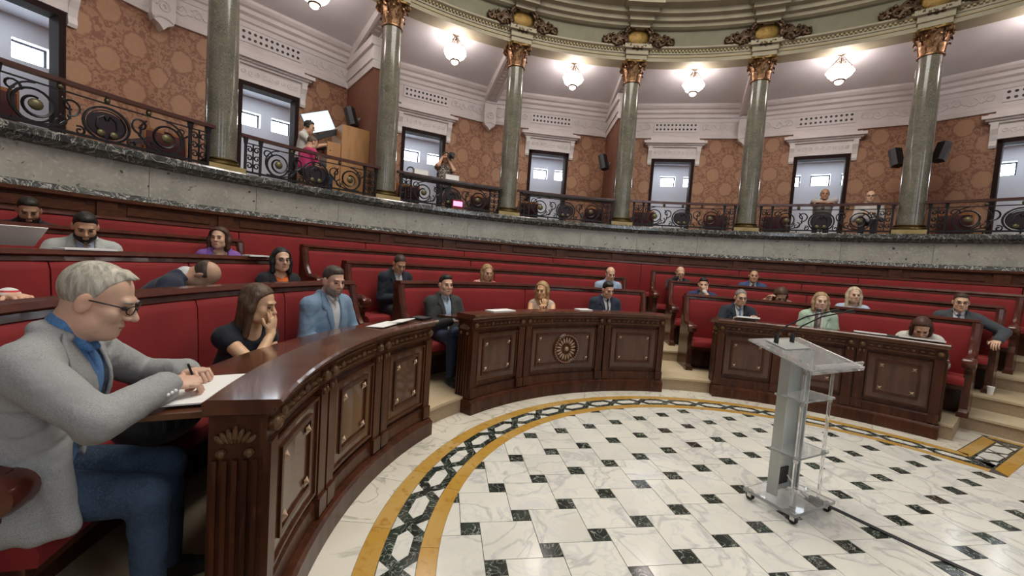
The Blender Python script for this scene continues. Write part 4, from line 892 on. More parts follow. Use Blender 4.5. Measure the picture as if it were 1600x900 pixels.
class Sdf:
    def __init__(s): s.ops = []
    def add(s, p, k=.0): s.ops.append(('+', p, k)); return s
    def cut(s, fn, k=.0, box=None): s.ops.append(('-', (fn,)+(box or (None, None)), k)); return s
    def grid(s, res):
        lo = np.min([o[1][1] for o in s.ops if o[0] == '+'], 0)-.03; hi = np.max([o[1][2] for o in s.ops if o[0] == '+'], 0)+.03
        n = np.ceil((hi-lo)/res).astype(int)+2; D = np.full(n, .08, F4); ax = [(lo[i]+res*np.arange(n[i])).astype(F4) for i in range(3)]
        for op, (fn, a, b), k in s.ops:
            if a is None: i0 = np.zeros(3, int); i1 = n
            else: m = .03+k; i0 = np.clip(np.floor((a-m-lo)/res).astype(int), 0, n); i1 = np.clip(np.ceil((b+m-lo)/res).astype(int)+1, 0, n)
            if (i1 <= i0).any(): continue
            sl = tuple(slice(i0[j], i1[j]) for j in range(3))
            d = fn(ax[0][sl[0]][:, None, None], ax[1][sl[1]][None, :, None], ax[2][sl[2]][None, None, :])
            E_ = D[sl]
            if op == '+':
                if k > 0: h = np.clip(.5+.5*(E_-d)/k, 0, 1); D[sl] = E_*(1-h)+d*h-k*h*(1-h)
                else: D[sl] = np.minimum(E_, d)
            else:
                d = -d
                if k > 0: h = np.clip(.5-.5*(E_-d)/k, 0, 1); D[sl] = E_*(1-h)+d*h+k*h*(1-h)
                else: D[sl] = np.maximum(E_, d)
        D[0] = D[-1] = .05; D[:, 0] = D[:, -1] = .05; D[:, :, 0] = D[:, :, -1] = .05
        return D, lo
    folds = 0
    def val(s, P):
        X, Y, Z = P[:, 0], P[:, 1], P[:, 2]; D = np.full(len(P), .08)
        for op, (fn, a, b), k in s.ops:
            d = fn(X, Y, Z)
            if op == '+': h = np.clip(.5+.5*(D-d)/max(k, 1e-6), 0, 1); D = D*(1-h)+d*h-k*h*(1-h)
            else: d = -d; h = np.clip(.5-.5*(D-d)/max(k, 1e-6), 0, 1); D = D*(1-h)+d*h+k*h*(1-h)
        return D
    def mesh(s, res):
        D, lo = s.grid(res)
        if s.folds:
            n = D.shape; X = (lo[0]+res*np.arange(n[0]))[:, None, None]; Y = (lo[1]+res*np.arange(n[1]))[None, :, None]; Z = (lo[2]+res*np.arange(n[2]))[None, None, :]
            w = np.sin(62*Z+26*X+18*Y+2.2*np.sin(19*X+11*Z)+1.6*np.sin(17*Y-9*Z)); w2 = np.sin(48*Y+30*Z-22*X+2*np.sin(15*Z+9*X))
            D += (s.folds*(np.maximum(w, 0)**1.5*.9+np.maximum(w2, 0)**1.5*.6-.35)*(.55+.45*np.sin(9*X+7*Y+13*Z))).astype(F4)
            D[0] = D[-1] = .05; D[:, 0] = D[:, -1] = .05; D[:, :, 0] = D[:, :, -1] = .05
        I = D < 0
        off = [(i, j, k) for i in (0, 1) for j in (0, 1) for k in (0, 1)]; nx, ny, nz = D.shape
        cnt = np.zeros((nx-1, ny-1, nz-1), np.int8)
        for o in off: cnt += I[o[0]:nx-1+o[0], o[1]:ny-1+o[1], o[2]:nz-1+o[2]]
        act = (cnt > 0) & (cnt < 8); idx = np.argwhere(act); n = len(idx)
        if n == 0: return np.zeros((0, 3)), np.zeros((0, 4), int)
        acc = np.zeros((n, 3)); c = np.zeros(n)
        val = {o: D[idx[:, 0]+o[0], idx[:, 1]+o[1], idx[:, 2]+o[2]] for o in off}
        for o in off:
            for a in range(3):
                if o[a]: continue
                p = list(o); p[a] = 1; p = tuple(p); m = (val[o] < 0) != (val[p] < 0)
                t = np.where(m, val[o]/np.where(m, val[o]-val[p], 1), 0)
                for q in range(3): acc[:, q] += m*(o[q]+(t if q == a else 0))
                c += m
        P = lo+(idx+acc/c[:, None])*res
        vid = np.full(act.shape, -1, np.int64); vid[act] = np.arange(n); Fs = []
        for a in range(3):
            b, d = (a+1) % 3, (a+2) % 3
            s0 = [slice(1, -1)]*3; s1 = [slice(1, -1)]*3; s0[a] = slice(0, -1); s1[a] = slice(1, None)
            A, B = I[tuple(s0)], I[tuple(s1)]; e = np.argwhere(A != B)
            if not len(e): continue
            e2 = e.copy(); e2[:, b] += 1; e2[:, d] += 1
            def cell(db, dd): g_ = e2.copy(); g_[:, b] += db; g_[:, d] += dd; return vid[g_[:, 0], g_[:, 1], g_[:, 2]]
            q = np.stack([cell(-1, -1), cell(0, -1), cell(0, 0), cell(-1, 0)], 1)
            fl = ~A[tuple(e.T)]; q[fl] = q[fl][:, ::-1]; Fs.append(q)
        Fc = np.concatenate(Fs); return P, Fc[(Fc >= 0).all(1)]
def npobj(name, P, Fc, m, parent, extra=None):
    if extra is not None and len(extra.v):
        n = len(P); V = np.concatenate([P, np.array([tuple(v) for v in extra.v])]) if n else np.array([tuple(v) for v in extra.v])
        tri = [tuple(i+n for i in f) for f in extra.f]
    else: V = P; tri = []
    me = bpy.data.meshes.new(name); nq = len(Fc); sizes = [4]*nq+[len(f) for f in tri]
    me.vertices.add(len(V)); me.vertices.foreach_set('co', np.ascontiguousarray(V, dtype=F4).ravel())
    li = np.concatenate([Fc.ravel().astype(np.int32)]+[np.array(f, np.int32) for f in tri]) if tri else Fc.ravel().astype(np.int32)
    me.loops.add(len(li)); me.loops.foreach_set('vertex_index', li); me.polygons.add(len(sizes))
    st = np.concatenate([[0], np.cumsum(sizes)[:-1]]).astype(np.int32); me.polygons.foreach_set('loop_start', st)
    me.polygons.foreach_set('use_smooth', np.ones(len(sizes), bool)); me.update(calc_edges=True); me.validate()
    me.materials.append(m); o = bpy.data.objects.new(name, me); COL.objects.link(o); o.parent = parent; return o
_mc = {}
def CM(kind, c):
    k = (kind, tuple(c))
    if k not in _mc:
        if kind == 'skin': _mc[k] = mat('skin', c, .48, 0, [('n', 26, tuple(x*.86 for x in c), .4, .7, 3, 0), ('n', 7, (c[0]*1.04, c[1]*.90, c[2]*.88), .45, .7, 2, 0)], bump=(120, .12, .003))
        elif kind == 'hair': _mc[k] = mat('hair', c, .5, 0, [('n', 55, tuple(x*.55 for x in c), .4, .65, 3, .5), ('n', 30, tuple(min(1, x*1.35) for x in c), .55, .75, 3, .5)], stretch=(1, 1, .22), bump=(70, .6, .008))
        elif kind == 'denim': _mc[k] = mat('denim', c, .9, 0, [('n', 5, tuple(x*.5 for x in c), .42, .7, 3, 1.0), ('n', 160, tuple(x*1.3 for x in c), .5, .7, 2, 0)], bump=(10, .6, .03))
        elif kind == 'floral': _mc[k] = mat('floral_cloth', c, .8, 0, [('n', 45, (.75, .62, .5), .52, .56, 2, .5)])
        elif kind == 'stripe': _mc[k] = mat('stripe_cloth', c, .8, 0, [('n', 30, (.55, .05, .05), .5, .54, 0, 0)], stretch=(0, .2, 1.6))
        elif kind == 'tweed': _mc[k] = mat('tweed', c, .95, 0, [('n', 330, tuple(x*.74 for x in c), .42, .60, 2, 0), ('n', 6, tuple(x*.82 for x in c), .4, .7, 3, .6)], bump=(7, .55, .035))
        else: _mc[k] = cloth('cloth', c)
    return _mc[k]
SK = {'fair': (.70, .445, .31), 'pale': (.74, .50, .37), 'tan': (.60, .35, .22), 'dark': (.43, .235, .145)}
def person(label, r, th, z, turn=0, res=.0105, seat=.44, hz=1.15, lean=6, side=0, twist=0, hp=5, hy=0, hr=0, skin='fair', hair='short', hc=(.03, .018, .012), top='jacket', tc=(.03, .035, .05), tk='cloth',
           sleeve='long', inner=None, tie=None, legs=(.03, .03, .04), lk='cloth', female=False, glasses=False, beard=None, handR=None, handL=None, poleR=None, poleL=None, hdR=None, hdL=None, hnR=None, hnL=None, curl=35, stand=False, fat=1.0, hs=1.0, tail=False, knees=None, shoes=(.02, .018, .017), headphones=False, group=None, fine=None, lname=None):
    e = empty('person', pol(r, th, z), th+90+turn, label, 'person', group)
    sw = (.150 if female else .178)*(1 if not female else 1); hipz = (.93 if stand else seat+.095); H = V3(0, 0, hipz)
    Rt = rotm('z', twist) @ rotm('y', side) @ rotm('x', -lean); Rh = rotm('z', twist+hy) @ rotm('y', hr) @ rotm('x', -hp)
    def frame(t):
        N = H+Rt @ V3(0, 0, t); Pv = N+Rt @ V3(0, .012, .055); return N, Pv, Pv+Rh @ V3(0, .022, .10*hs)
    t = .50; N, Pv, HC = frame(t); t = float(np.clip(t+(hz-HC[2])/max(.3, Rt[2, 2]), .33, .60)); N, Pv, HC = frame(t)
    T = lambda x, y, zz: N+Rt @ V3(x, y, zz)
    Hd = lambda x, y, zz: HC+Rh @ (V3(x, y, zz)*hs)
    Sh = {1: T(sw, 0, -.065), -1: T(-sw, 0, -.065)}
    arms = {}
    for s, tgt, pole, hd, hn in ((1, handR, poleR, hdR, hnR), (-1, handL, poleL, hdL, hnL)):
        S = Sh[s]; Wt = V3(*(tgt if tgt is not None else (s*.10, .30, seat+.20))); a_, b_ = .285, .255
        dv = Wt-S; L = np.linalg.norm(dv)
        if L > (a_+b_)*.985: Wt = S+dv/L*(a_+b_)*.985; dv = Wt-S; L = np.linalg.norm(dv)
        ca = (a_*a_+L*L-b_*b_)/(2*a_*L); u = dv/L; p = V3(*(pole if pole is not None else (s*.5, -.35, -1))); p = p-u*(p @ u); p /= np.linalg.norm(p)+1e-9
        El = S+u*a_*ca+p*a_*math.sqrt(max(0, 1-ca*ca))
        d = V3(*hd) if hd is not None else (Wt-El); d = d/np.linalg.norm(d); n = V3(*(hn if hn is not None else (0, 0, -1))); n = n-d*(n @ d)
        if np.linalg.norm(n) < 1e-3: n = V3(0, -1, 0)
        n /= np.linalg.norm(n); arms[s] = (S, El, Wt, d, n)
    f = fat
    # --- skin: head, neck, core, arms, hands : one body
    B = Sdf(); k = .022
    B.add(elli(Hd(0, -.012, .036), V3(.0735, .094, .087)*hs, Rh)); B.add(elli(Hd(0, .028, -.040), V3(.056, .060, .078)*hs, Rh), .035)
    B.add(elli(Hd(0, .050, -.085), V3(.036, .036, .030)*hs, Rh), .03); B.add(elli(Hd(0, .070, -.099), V3(.021, .019, .017)*hs, Rh), .02)
    for s in (-1, 1):
        B.add(elli(Hd(s*.038, .056, -.028), V3(.026, .026, .028)*hs, Rh), .02); B.add(elli(Hd(s*.046, .02, -.075), V3(.022, .034, .028)*hs, Rh), .025)
        B.add(elli(Hd(s*.0775, -.008, -.006), V3(.0095, .0215, .034)*hs, Rh @ rotm('z', s*20)), .006); B.cut(elli(Hd(s*.0905, .002, -.004), V3(.009, .012, .017)*hs, Rh)[0], .004, (HC-.14, HC+.14))
    B.add(rcone(Hd(-.034, .082, .026), Hd(.034, .082, .026), .010*hs, .010*hs), .02)
    for s in (-1, 1): B.cut(elli(Hd(s*.031, .104, .004), V3(.018, .016, .012)*hs, Rh)[0], .012, (HC-.14, HC+.14))
    B.add(rcone(Hd(0, .088, .012), Hd(0, .114, -.027), .0080*hs, .0125*hs), .010)
    for s in (-1, 1): B.add(elli(Hd(s*.013, .098, -.032), V3(.009, .010, .008)*hs, Rh), .008)
    B.add(elli(Hd(0, .086, -.060), V3(.022, .010, .006)*hs, Rh), .010); B.add(elli(Hd(0, .084, -.072), V3(.019, .010, .007)*hs, Rh), .008)
    nr = (.046 if female else .056)*(.5+.5*f)
    if f > 1.15: B.add(elli(Hd(0, .028, -.096), V3(.044, .046, .030)*hs, Rh), .03)
    B.add(rcone(T(0, -.015, -.05), Hd(0, -.022, -.05), nr*1.15, nr), .03)
    B.add(rcone(T(-sw*.8, 0, -.075), T(sw*.8, 0, -.075), .050, .050), .04); B.add(elli(T(0, .005, -.20), (.135*f, .09*f, .17), Rt), .04)
    for s in (-1, 1): B.add(rcone(T(s*.02, -.015, .02), T(s*sw*.8, -.005, -.045), .040, .040), .03)
    B.add(elli(H+V3(0, 0, .03), (.13*f, .10*f, .12)), .05)
    fing = MB(); aw = 1.0 if female else 1.1
    for s in (-1, 1):
        S, El, Wt, d, n = arms[s]
        B.add(rcone(S, El, .046*aw, .038*aw), .03); B.add(rcone(El, Wt, .040*aw, .0255*aw), .015)
        sd = np.cross(d, n)*s        # thumb side
        Rp = np.stack([np.cross(d, n), d, n], 1)
        B.add(elli(Wt+d*.052, (.039, .058, .0165), Rp), .02); B.add(elli(Wt+d*.03+sd*.026+n*.006, (.018, .034, .015), Rp), .015)
        cr = [0, .55, .8, .7]
        for q in range(4):
            o = (-.030+.020*q)*(-1); p = Wt+d*.095+sd*o-d*(.004*abs(q-1.3)**1.5); pts = [p-d*.03]; ang = 6
            L_ = (.040, .046, .043, .034)[q]; a0 = curl
            spread = sd*(o*1.2)
            pts.append(p)
            for g_, ll in ((.9, L_), (1.0, L_*.68), (.8, L_*.52)):
                ang += a0*g_; dir_ = d*math.cos(R_(ang))+n*math.sin(R_(ang))+spread*.6; p = p+dir_/np.linalg.norm(dir_)*ll; pts.append(p)
            fing.tube(pts+[pts[-1]+(pts[-1]-pts[-2])*.12], [.0092, .0092, .0088, .0080, .0072, .0035], 8)
        p = Wt+d*.028+sd*.030; td = d*.62+sd*.62+n*.28; td /= np.linalg.norm(td); p2 = p+td*.042; td2 = d*.9+sd*.12+n*.3; td2 /= np.linalg.norm(td2); p3 = p2+td2*.032; fing.tube([p-td*.01, p, p2, p3, p3+td2*.01], [.011, .0125, .0105, .0085, .004], 8)
    P, Fc = B.mesh(fine or res); body = npobj('body', P, Fc, CM('skin', SK[skin] if isinstance(skin, str) else skin), e, fing)
    # --- face details
    RhM = Matrix(Rh.tolist()); Z3 = np.zeros((0, 3)); Z4 = np.zeros((0, 4), int)
    for s in (-1, 1):
        ey = MB(); ey.ell(Hd(s*.031, .0835, .003), V3(.0140, .0105, .0070)*hs, RhM, 10, 6); npobj('eye', Z3, Z4, CM('eye', (.09, .06, .05)), e, ey)
        br = MB(); br.tube([Hd(s*.014, .0935, .023), Hd(s*.032, .0935, .028), Hd(s*.050, .080, .024)], [.0036*hs, .0042*hs, .0025*hs], 6)
        npobj('eyebrow', Z3, Z4, CM('hair', tuple(min(.35, x*.8) for x in hc)), e, br)
    lp = MB(); lp.ell(Hd(0, .0915, -.0665), V3(.021, .0060, .0050)*hs, RhM, 10, 6); npobj('lips', np.zeros((0, 3)), np.zeros((0, 4), int), CM('lip', (.40, .17, .14) if not female else (.42, .12, .11)), e, lp)
    # --- hair
    hb = Sdf(); q_ = Rh.T
    def hl(xs, ys):
        def fn(X, Y, Z):
            x, y, zz = (X-HC[0])/hs, (Y-HC[1])/hs, (Z-HC[2])/hs
            ly_ = q_[1, 0]*x+q_[1, 1]*y+q_[1, 2]*zz; lz_ = q_[2, 0]*x+q_[2, 1]*y+q_[2, 2]*zz
            return (np.interp(ly_, xs, ys)-lz_)*.8*hs
        return fn
    def cutter(xs, ys): g0 = hl(xs, ys); return lambda X, Y, Z: -g0(X, Y, Z)
    LX = [-.12, -.06, -.015, .012, .030, .055, .075, .12]
    if hair in ('short', 'receding', 'grey_short'):
        fr = .082 if hair == 'short' else .098
        hb.add(elli(Hd(0, -.016, .038), V3(.0775, .0975, .0905 if hair != 'short' else .0915)*hs, Rh))
        if hair == 'short': hb.add(elli(Hd(0, .026, .094), V3(.054, .047, .030)*hs, Rh), .02)
        if hair == 'grey_short': hb.add(rcone(Hd(.02, .03, .108), Hd(.005, .104, .086), .014, .005), .012); hb.add(rcone(Hd(-.03, .03, .108), Hd(-.02, .088, .092), .014, .006), .012)
        hb.cut(cutter(LX, [-.082, -.075, -.032, .006, .04, .066, fr-.008, fr-.012] if hair == 'short' else [-.085, -.078, -.026, .016, .064, .094, .100, .090] if hair == 'grey_short' else [-.082, -.075, -.030, .012, .06, .105, .13, .14]), .008)
    elif hair == 'bald':
        hb.add(elli(Hd(0, -.016, .030), V3(.0815, .1005, .090)*hs, Rh)); hb.cut(cutter(LX, [-.09, -.085, -.04, .0, .05, .2, .2, .2])); hb.cut(hl([-.12, -.07, 0, .1], [.065, .055, .045, .03]), 0)
    elif hair == 'crop':
        hb.add(elli(Hd(0, -.013, .037), V3(.0775, .0975, .0905)*hs, Rh)); hb.cut(cutter(LX, [-.09, -.085, -.04, -.005, .035, .065, .080, .09]), .006)
    else:
        ln = {'long': .20, 'medium': .13, 'bob': .10, 'curly': .12}.get(hair, .15); vol = 1.14 if hair == 'curly' else 1.0
        hb.add(elli(Hd(0, -.018, .036), V3(.088*vol, .106*vol, .098)*hs, Rh))
        hb.cut(cutter(LX, [-.3, -.3, -.20, -.07, .045, .078, .098, .10]), .012)
        for s in (-1, 1):
            hb.add(rcone(Hd(s*.072, .010, .058), Hd(s*.086*vol, .004, -.03), .016*hs, .024*hs), .02); hb.add(rcone(Hd(s*.085*vol, .000, -.02), Hd(s*.084*vol, .016, -ln), .026*hs*vol, .020*hs), .02)
            hb.add(rcone(Hd(s*.055, -.05, -.0), Hd(s*.055, -.045, -ln-.01), .045*hs*vol, .030*hs), .03)
        hb.add(rcone(Hd(0, -.065, .0), Hd(0, -.058, -ln-.015), .045*hs*vol, .032*hs), .03)
    P, Fc = hb.mesh((fine or res)*.9)
    if len(P): npobj('hair', P, Fc, CM('hair', hc), e)
    if beard:
        bb = Sdf(); bb.add(elli(Hd(0, .029, -.048), V3(.0635, .0655, .083)*hs, Rh)); bb.add(elli(Hd(0, .052, -.090), V3(.042, .040, .034)*hs, Rh), .02)
        for s in (-1, 1): bb.add(elli(Hd(s*.046, .022, -.074), V3(.0275, .040, .034)*hs, Rh), .02)
        bb.cut(cutter([-.1, -.02, -.005, .0, .05, .08, .12], [.2, .2, .1, -.0, -.035, -.047, -.047])) if False else None
        g0 = hl([-.1, -.01, .01, .05, .075, .12], [-.2, -.2, -.005, -.040, -.050, -.050]); bb.cut(g0)
        bb.cut(elli(Hd(0, .105, -.066), V3(.024, .03, .010)*hs, Rh)[0], .004, (HC-.14, HC+.14))
        P, Fc = bb.mesh((fine or res)*.8)
        if len(P): npobj('beard', P, Fc, CM('hair', beard), e)
    if glasses:
        gl = MB()
        for s in (-1, 1):
            gl.tube([Hd(s*.033+.023*math.cos(a), .106-.010*abs(math.cos(a))*(1 if s*math.cos(a) > 0 else 0), .004+.016*math.sin(a)) for a in [2*math.pi*q/14 for q in range(15)]], .0022*hs, 5)
            gl.tube([Hd(s*.056, .096, .010), Hd(s*.076, .05, .012), Hd(s*.081, -.012, .008)], .0024*hs, 5)
        gl.tube([Hd(-.010, .107, .008), Hd(0, .110, .010), Hd(.010, .107, .008)], .0022*hs, 5)
        npobj('glasses', np.zeros((0, 3)), np.zeros((0, 4), int), MT['black'], e, gl)
    if headphones:
        hp_ = MB(); hp_.tube([Hd(.088*math.cos(a), -.005, .02+.118*math.sin(a)) for a in [math.pi*q/12 for q in range(13)]], .008, 6)
        for s in (-1, 1): hp_.ell(Hd(s*.088, -.005, -.002), (.018, .034, .036), RhM, 8, 6)
        npobj('headphones', np.zeros((0, 3)), np.zeros((0, 4), int), MT['black'], e, hp_)
    # --- upper garment
    def torso(G, o, jk):
        if jk: G.add(rcone(T(-sw*.92, -.004, -.068), T(sw*.92, -.004, -.068), .058+o, .058+o))
        else: G.add(rcone(T(-sw*.78, -.004, -.075), T(sw*.78, -.004, -.075), .052+o, .052+o))
        G.add(elli(T(0, .008, -.19), ((.168 if not female else .142)*f+o, .112*f+o, .19), Rt), .04)
        if female:
            for s in (-1, 1): G.add(elli(T(s*.066, .085, -.215), (.062+o, .055+o, .062+o), Rt), .04)
        md = T(0, .01, -t*.62); G.add(elli(md, ((.158 if not female else .128)*f+o, .112*f+o, .17), Rt), .05)
        G.add(elli(H+V3(0, .02, .05), (.172*f+o, .130*f+o, .14)), .05)
        for s in (-1, 1): G.add(rcone(T(s*.03, -.02, -.002), T(s*sw*.85, -.006, -.052), .040+o, .046+o), .03)
    def sleeves(G, o, upto):
        for s in (-1, 1):
            S, El, Wt, d, n = arms[s]
            if upto == 'none': continue
            if upto == 'short': m_ = S+(El-S)*(.16 if female else .6); G.add(rcone(S, m_, .058+o, .056+o), .03); continue
            G.add(rcone(S, El, .058+o, .047+o), .03); w_ = El+(Wt-El)*(.97 if upto == 'long' else .6); G.add(rcone(El, w_, .047+o, .037+o), .014)
    def front(w0, z0, z1, w1=.0):      # V opening in the chest frame
        Ri = Rt.T
        def fn(X, Y, Z):
            x, y, zz = X-N[0], Y-N[1], Z-N[2]
            lx_ = Ri[0, 0]*x+Ri[0, 1]*y+Ri[0, 2]*zz; ly_ = Ri[1, 0]*x+Ri[1, 1]*y+Ri[1, 2]*zz; lz_ = Ri[2, 0]*x+Ri[2, 1]*y+Ri[2, 2]*zz
            w_ = w1+(w0-w1)*np.clip((lz_-z1)/(z0-z1), 0, 1.5)
            return np.maximum(np.maximum(np.abs(lx_)-w_, .02-ly_), z1-lz_)
        return fn
    G = Sdf(); G.folds = .0085 if res < .0075 else .0038; m_top = CM(tk, tc)
    if top == 'jacket':
        torso(G, .020, True); sleeves(G, .013+.02*(f-1), sleeve); G.add(elli(H+V3(0, -.005, .01), (.178*f+.02, .145*f+.02, .125)), .05)
        G.cut(front(.066, .06, -.75, .050) if tail else front(.085 if female else .066, .06, -.36 if not female else -.30, .014)); G.cut(elli(T(0, .03, .05), (.062, .085, .075), Rt)[0], .01, (N-.2, N+.2))
        if tail:
            for a_, b_, ra_, rb_ in ((T(.14, .10, -.26), V3(.205, .27, .47), .055, .036), (V3(.19, -.10, .66), V3(.225, .10, .47), .075, .040), (V3(.20, .02, .62), V3(.215, .20, .46), .07, .034), (T(.14, .06, -.30), V3(.21, .12, .55), .07, .06)): G.add(rcone(a_, b_, ra_, rb_), .06)
        G.add(rcone(T(-.062*f, -.040*f, .034), T(.062*f, -.040*f, .034), .026, .026), .01)
        for s in (-1, 1): G.add(rcone(T(s*.062*f, -.036*f, .036), T(s*.070, .03, .030), .024, .018), .01)
        P, Fc = G.mesh(res*.95 if res < .008 else res); npobj('jacket', P, Fc, m_top, e)
        zb = -.35 if not female else -.29; yv = Rt @ V3(0, 1, 0); Gt = Sdf(); torso(Gt, .020, True)
        for s in (-1, 1):
            g_ = []; zs_ = [.045, .02, -.01, -.045, -.075, -.085, -.12, -.16, -.20, -.24, -.28, zb]; wd = [.030, .042, .056, .066, .072, .046, .052, .046, .038, .028, .018, .006]
            for zz, ww in zip(zs_, wd):
                w_ = .014+((.085 if female else .066)-.014)*(zz-zb)/(.06-zb)
                for q in range(4): g_.append(T(s*(w_+.003+ww*q/3), .26, zz))
            g_ = np.array(g_); lo_ = np.zeros(len(g_)); tt_ = np.full(len(g_), .0); done = np.zeros(len(g_), bool)
            for st in range(60):
                d_ = Gt.val(g_-yv*tt_[:, None]); done |= d_ < .004; tt_ = np.where(done, tt_, tt_+.004)
            tt_ = np.minimum(tt_, .235); fr_ = g_-yv*tt_[:, None]+yv*.004; bk_ = fr_-yv*.009; n_ = len(g_); lb = MB(); fc = []
            for i in range(len(zs_)-1):
                for q in range(3): a_ = i*4+q; fc.append((a_, a_+1, a_+5, a_+4)); fc.append((n_+a_+4, n_+a_+5, n_+a_+1, n_+a_))
                fc.append((i*4, i*4+4, n_+i*4+4, n_+i*4)); fc.append((i*4+7, i*4+3, n_+i*4+3, n_+i*4+7))
            lb.add(list(fr_)+list(bk_), fc); npobj('lapel', Z3, Z4, m_top, e, lb)
        if inner:
            I_ = Sdf(); torso(I_, .004, False); I_.add(rcone(T(0, -.012, -.03), T(0, .002, .048), nr*1.2, nr*1.14), .02) if not female else None
            for s in (-1, 1):
                if not female: I_.add(rcone(T(s*.055, .0, .050), T(s*.022, .082, -.005), .012, .014), .008)
            if not female: I_.cut(front(.020, .10, -.02 if tie else -.09, .002))
            else: I_.cut(elli(T(0, .075, .02), (.06, .10, .06), Rt)[0], .01, (N-.25, N+.25))
            P, Fc = I_.mesh(res); npobj('shirt', P, Fc, CM('cloth', inner), e)
            if not female:
                for s in (-1, 1):
                    S, El, Wt, d, n = arms[s]; c_ = Sdf(); c_.add(rcone(El+(Wt-El)*.93, Wt+(Wt-El)*.035, .036, .035)); P, Fc = c_.mesh(res); npobj('cuff', P, Fc, CM('cloth', inner), e)
        if tie:
            tb = MB(); Rm_ = Matrix(Rt.tolist()); tb.ell(T(0, .088, -.012), (.017, .014, .018), Rm_, 8, 6)
            tb.tube([T(0, .094, -.025), T(0, .124*f, -.12), T(0, .134*f, -.24), T(0, .130*f, -.36)], [.014, .022, .030, .034], 8, True, .35); npobj('tie', np.zeros((0, 3)), np.zeros((0, 4), int), CM('cloth', tie), e, tb)
    else:
        torso(G, .010, sleeve not in ('none',)); sleeves(G, .008, sleeve)
        if top == 'shirt':
            G.add(rcone(T(0, -.012, -.02), T(0, .002, .045), nr*1.25, nr*1.2), .02); G.cut(front(.024, .10, -.07, .002))
        elif top == 'tee': G.cut(elli(T(0, .03, .035), (.075, .09, .06), Rt)[0], .01, (N-.25, N+.25))
        else: G.cut(elli(T(0, .07, .0), (.085, .12, .085), Rt)[0], .01, (N-.25, N+.25))
        P, Fc = G.mesh(res); npobj({'shirt': 'shirt', 'tee': 'shirt', 'dress': 'dress'}.get(top, 'top'), P, Fc, m_top, e)
    # --- legs and shoes
    Lg = Sdf(); Lg.folds = .005
    for s in (-1, 1):
        Sho = Sdf()
        hj = H+V3(s*.088, .02, -.01)
        if stand: kn = V3(s*.095, .03, .49); an = V3(s*.10, 0, .09)
        else:
            kx, ky, kz = (knees or {}).get(s, (s*.105, .44, seat+.055)); kn = V3(kx, ky, kz); an = V3(kx*1.0, ky+.01, .095)
        if stand: Lg.add(rcone(hj, kn, .092, .068), .03)
        else: Lg.add(rcone(hj, kn, .084*f, .068), .03)
        Lg.add(rcone(kn, an, .064, .047), .02)
        Sho.add(rcone(an+V3(0, -.035, -.045), an+V3(s*.01, .05, -.05), .042, .042)); Sho.add(rcone(an+V3(0, .05, -.052), an+V3(s*.02, .15, -.062), .042, .032), .02); Sho.add(rcone(an, an+V3(0, 0, -.03), .043, .045), .01)
        Sho.cut(lambda X, Y, Z: Z+0*X+0*Y-.002); P, Fc = Sho.mesh(.012); npobj('shoe', P, Fc, CM('shoe', shoes), e)
    Lg.add(elli(H+V3(0, .0, .0), (.165*f, .125*f, .11)), .04)
    P, Fc = Lg.mesh(max(res, .010) if res < .009 else .016); npobj(lname or ('trousers' if not (female and top == 'dress') else 'skirt'), P, Fc, CM(lk, legs), e)
    return e, arms, Hd, T
HIP = {1: (4.13, .17), 2: (5.18, .34), 3: (6.22, .51), 4: (7.27, .68)}
def seated(label, row, th, hz, **k):
    r, z = HIP[row]; k.setdefault('seat', .45); r = k.pop('r', r); return person(label, r, th, z, hz=hz, **k)
WHITE = (.66, .66, .66); LB = (.42, .52, .66)
# left block
NM = seated('person in a grey tweed blazer and jeans writing at the curved desk', 1, 166.9, 1.19, r=4.11, turn=10, res=.0068, fine=.0046, lean=19, hp=20, hy=3, hr=0, skin=(.66, .42, .305), hair='grey_short', hc=(.50, .46, .38), glasses=True, fat=1.24, hs=1.07, tail=True,
       tc=(.36, .365, .365), tk='tweed', inner=(.10, .24, .50), legs=(.035, .060, .105), lk='denim', handR=(.055, .485, .885), poleR=(1.0, -.1, -.42), hdR=(-.5, .85, -.05), hnR=(-.35, -.1, -1), handL=(-.22, .47, .86), poleL=(-1, -.2, -.6), curl=62, knees={1: (.13, .455, .505), -1: (-.11, .44, .505)})
seated('person in a sleeveless navy dress covering her mouth with her hand', 1, 148.1, 1.045, r=4.05, turn=-12, res=.0085, fine=.0062, lean=10, hp=14, hy=22, skin=(.68, .43, .26), hair='long', hc=(.095, .052, .028), female=True, top='dress', tc=(.012, .014, .024), sleeve='short', legs=(.012, .014, .024),
       handR=(-.03, .228, .862), poleR=(.8, .7, -1.0), hdR=(-.12, -.05, 1), hnR=(.2, -1, 0), handL=(.10, .25, .64), poleL=(-.7, .2, -.9), hdL=(1, .2, .0), hnL=(0, -.5, -.8), curl=18)
seated('person with a greying beard in a light blue blazer and white shirt', 1, 135.4, 1.165, r=4.10, turn=-6, res=.0085, fine=.0066, lean=7, hp=12, hy=-8, skin=(.66, .41, .30), hair='short', hc=(.07, .055, .045), beard=(.26, .22, .19), tc=(.20, .30, .42), inner=WHITE, legs=(.05, .06, .09), handR=(.10, .30, .70), handL=(-.16, .33, .74), fat=1.05)
seated('person in a navy suit bowed forward, balding crown of the head towards us', 2, 145.6, .985, turn=40, lean=40, hp=78, hy=-10, skin=(.50, .31, .21), hair='bald', hc=(.06, .04, .028), tc=(.022, .030, .055), inner=WHITE, legs=(.02, .025, .04))
seated('person with black shoulder length hair and glasses in an orange top', 2, 129.9, 1.115, turn=-10, lean=4, hp=2, hy=-8, female=True, hair='medium', hc=(.012, .010, .012), glasses=True, tc=(.014, .014, .018), inner=(.75, .16, .03), handL=(-.1, .30, .80))
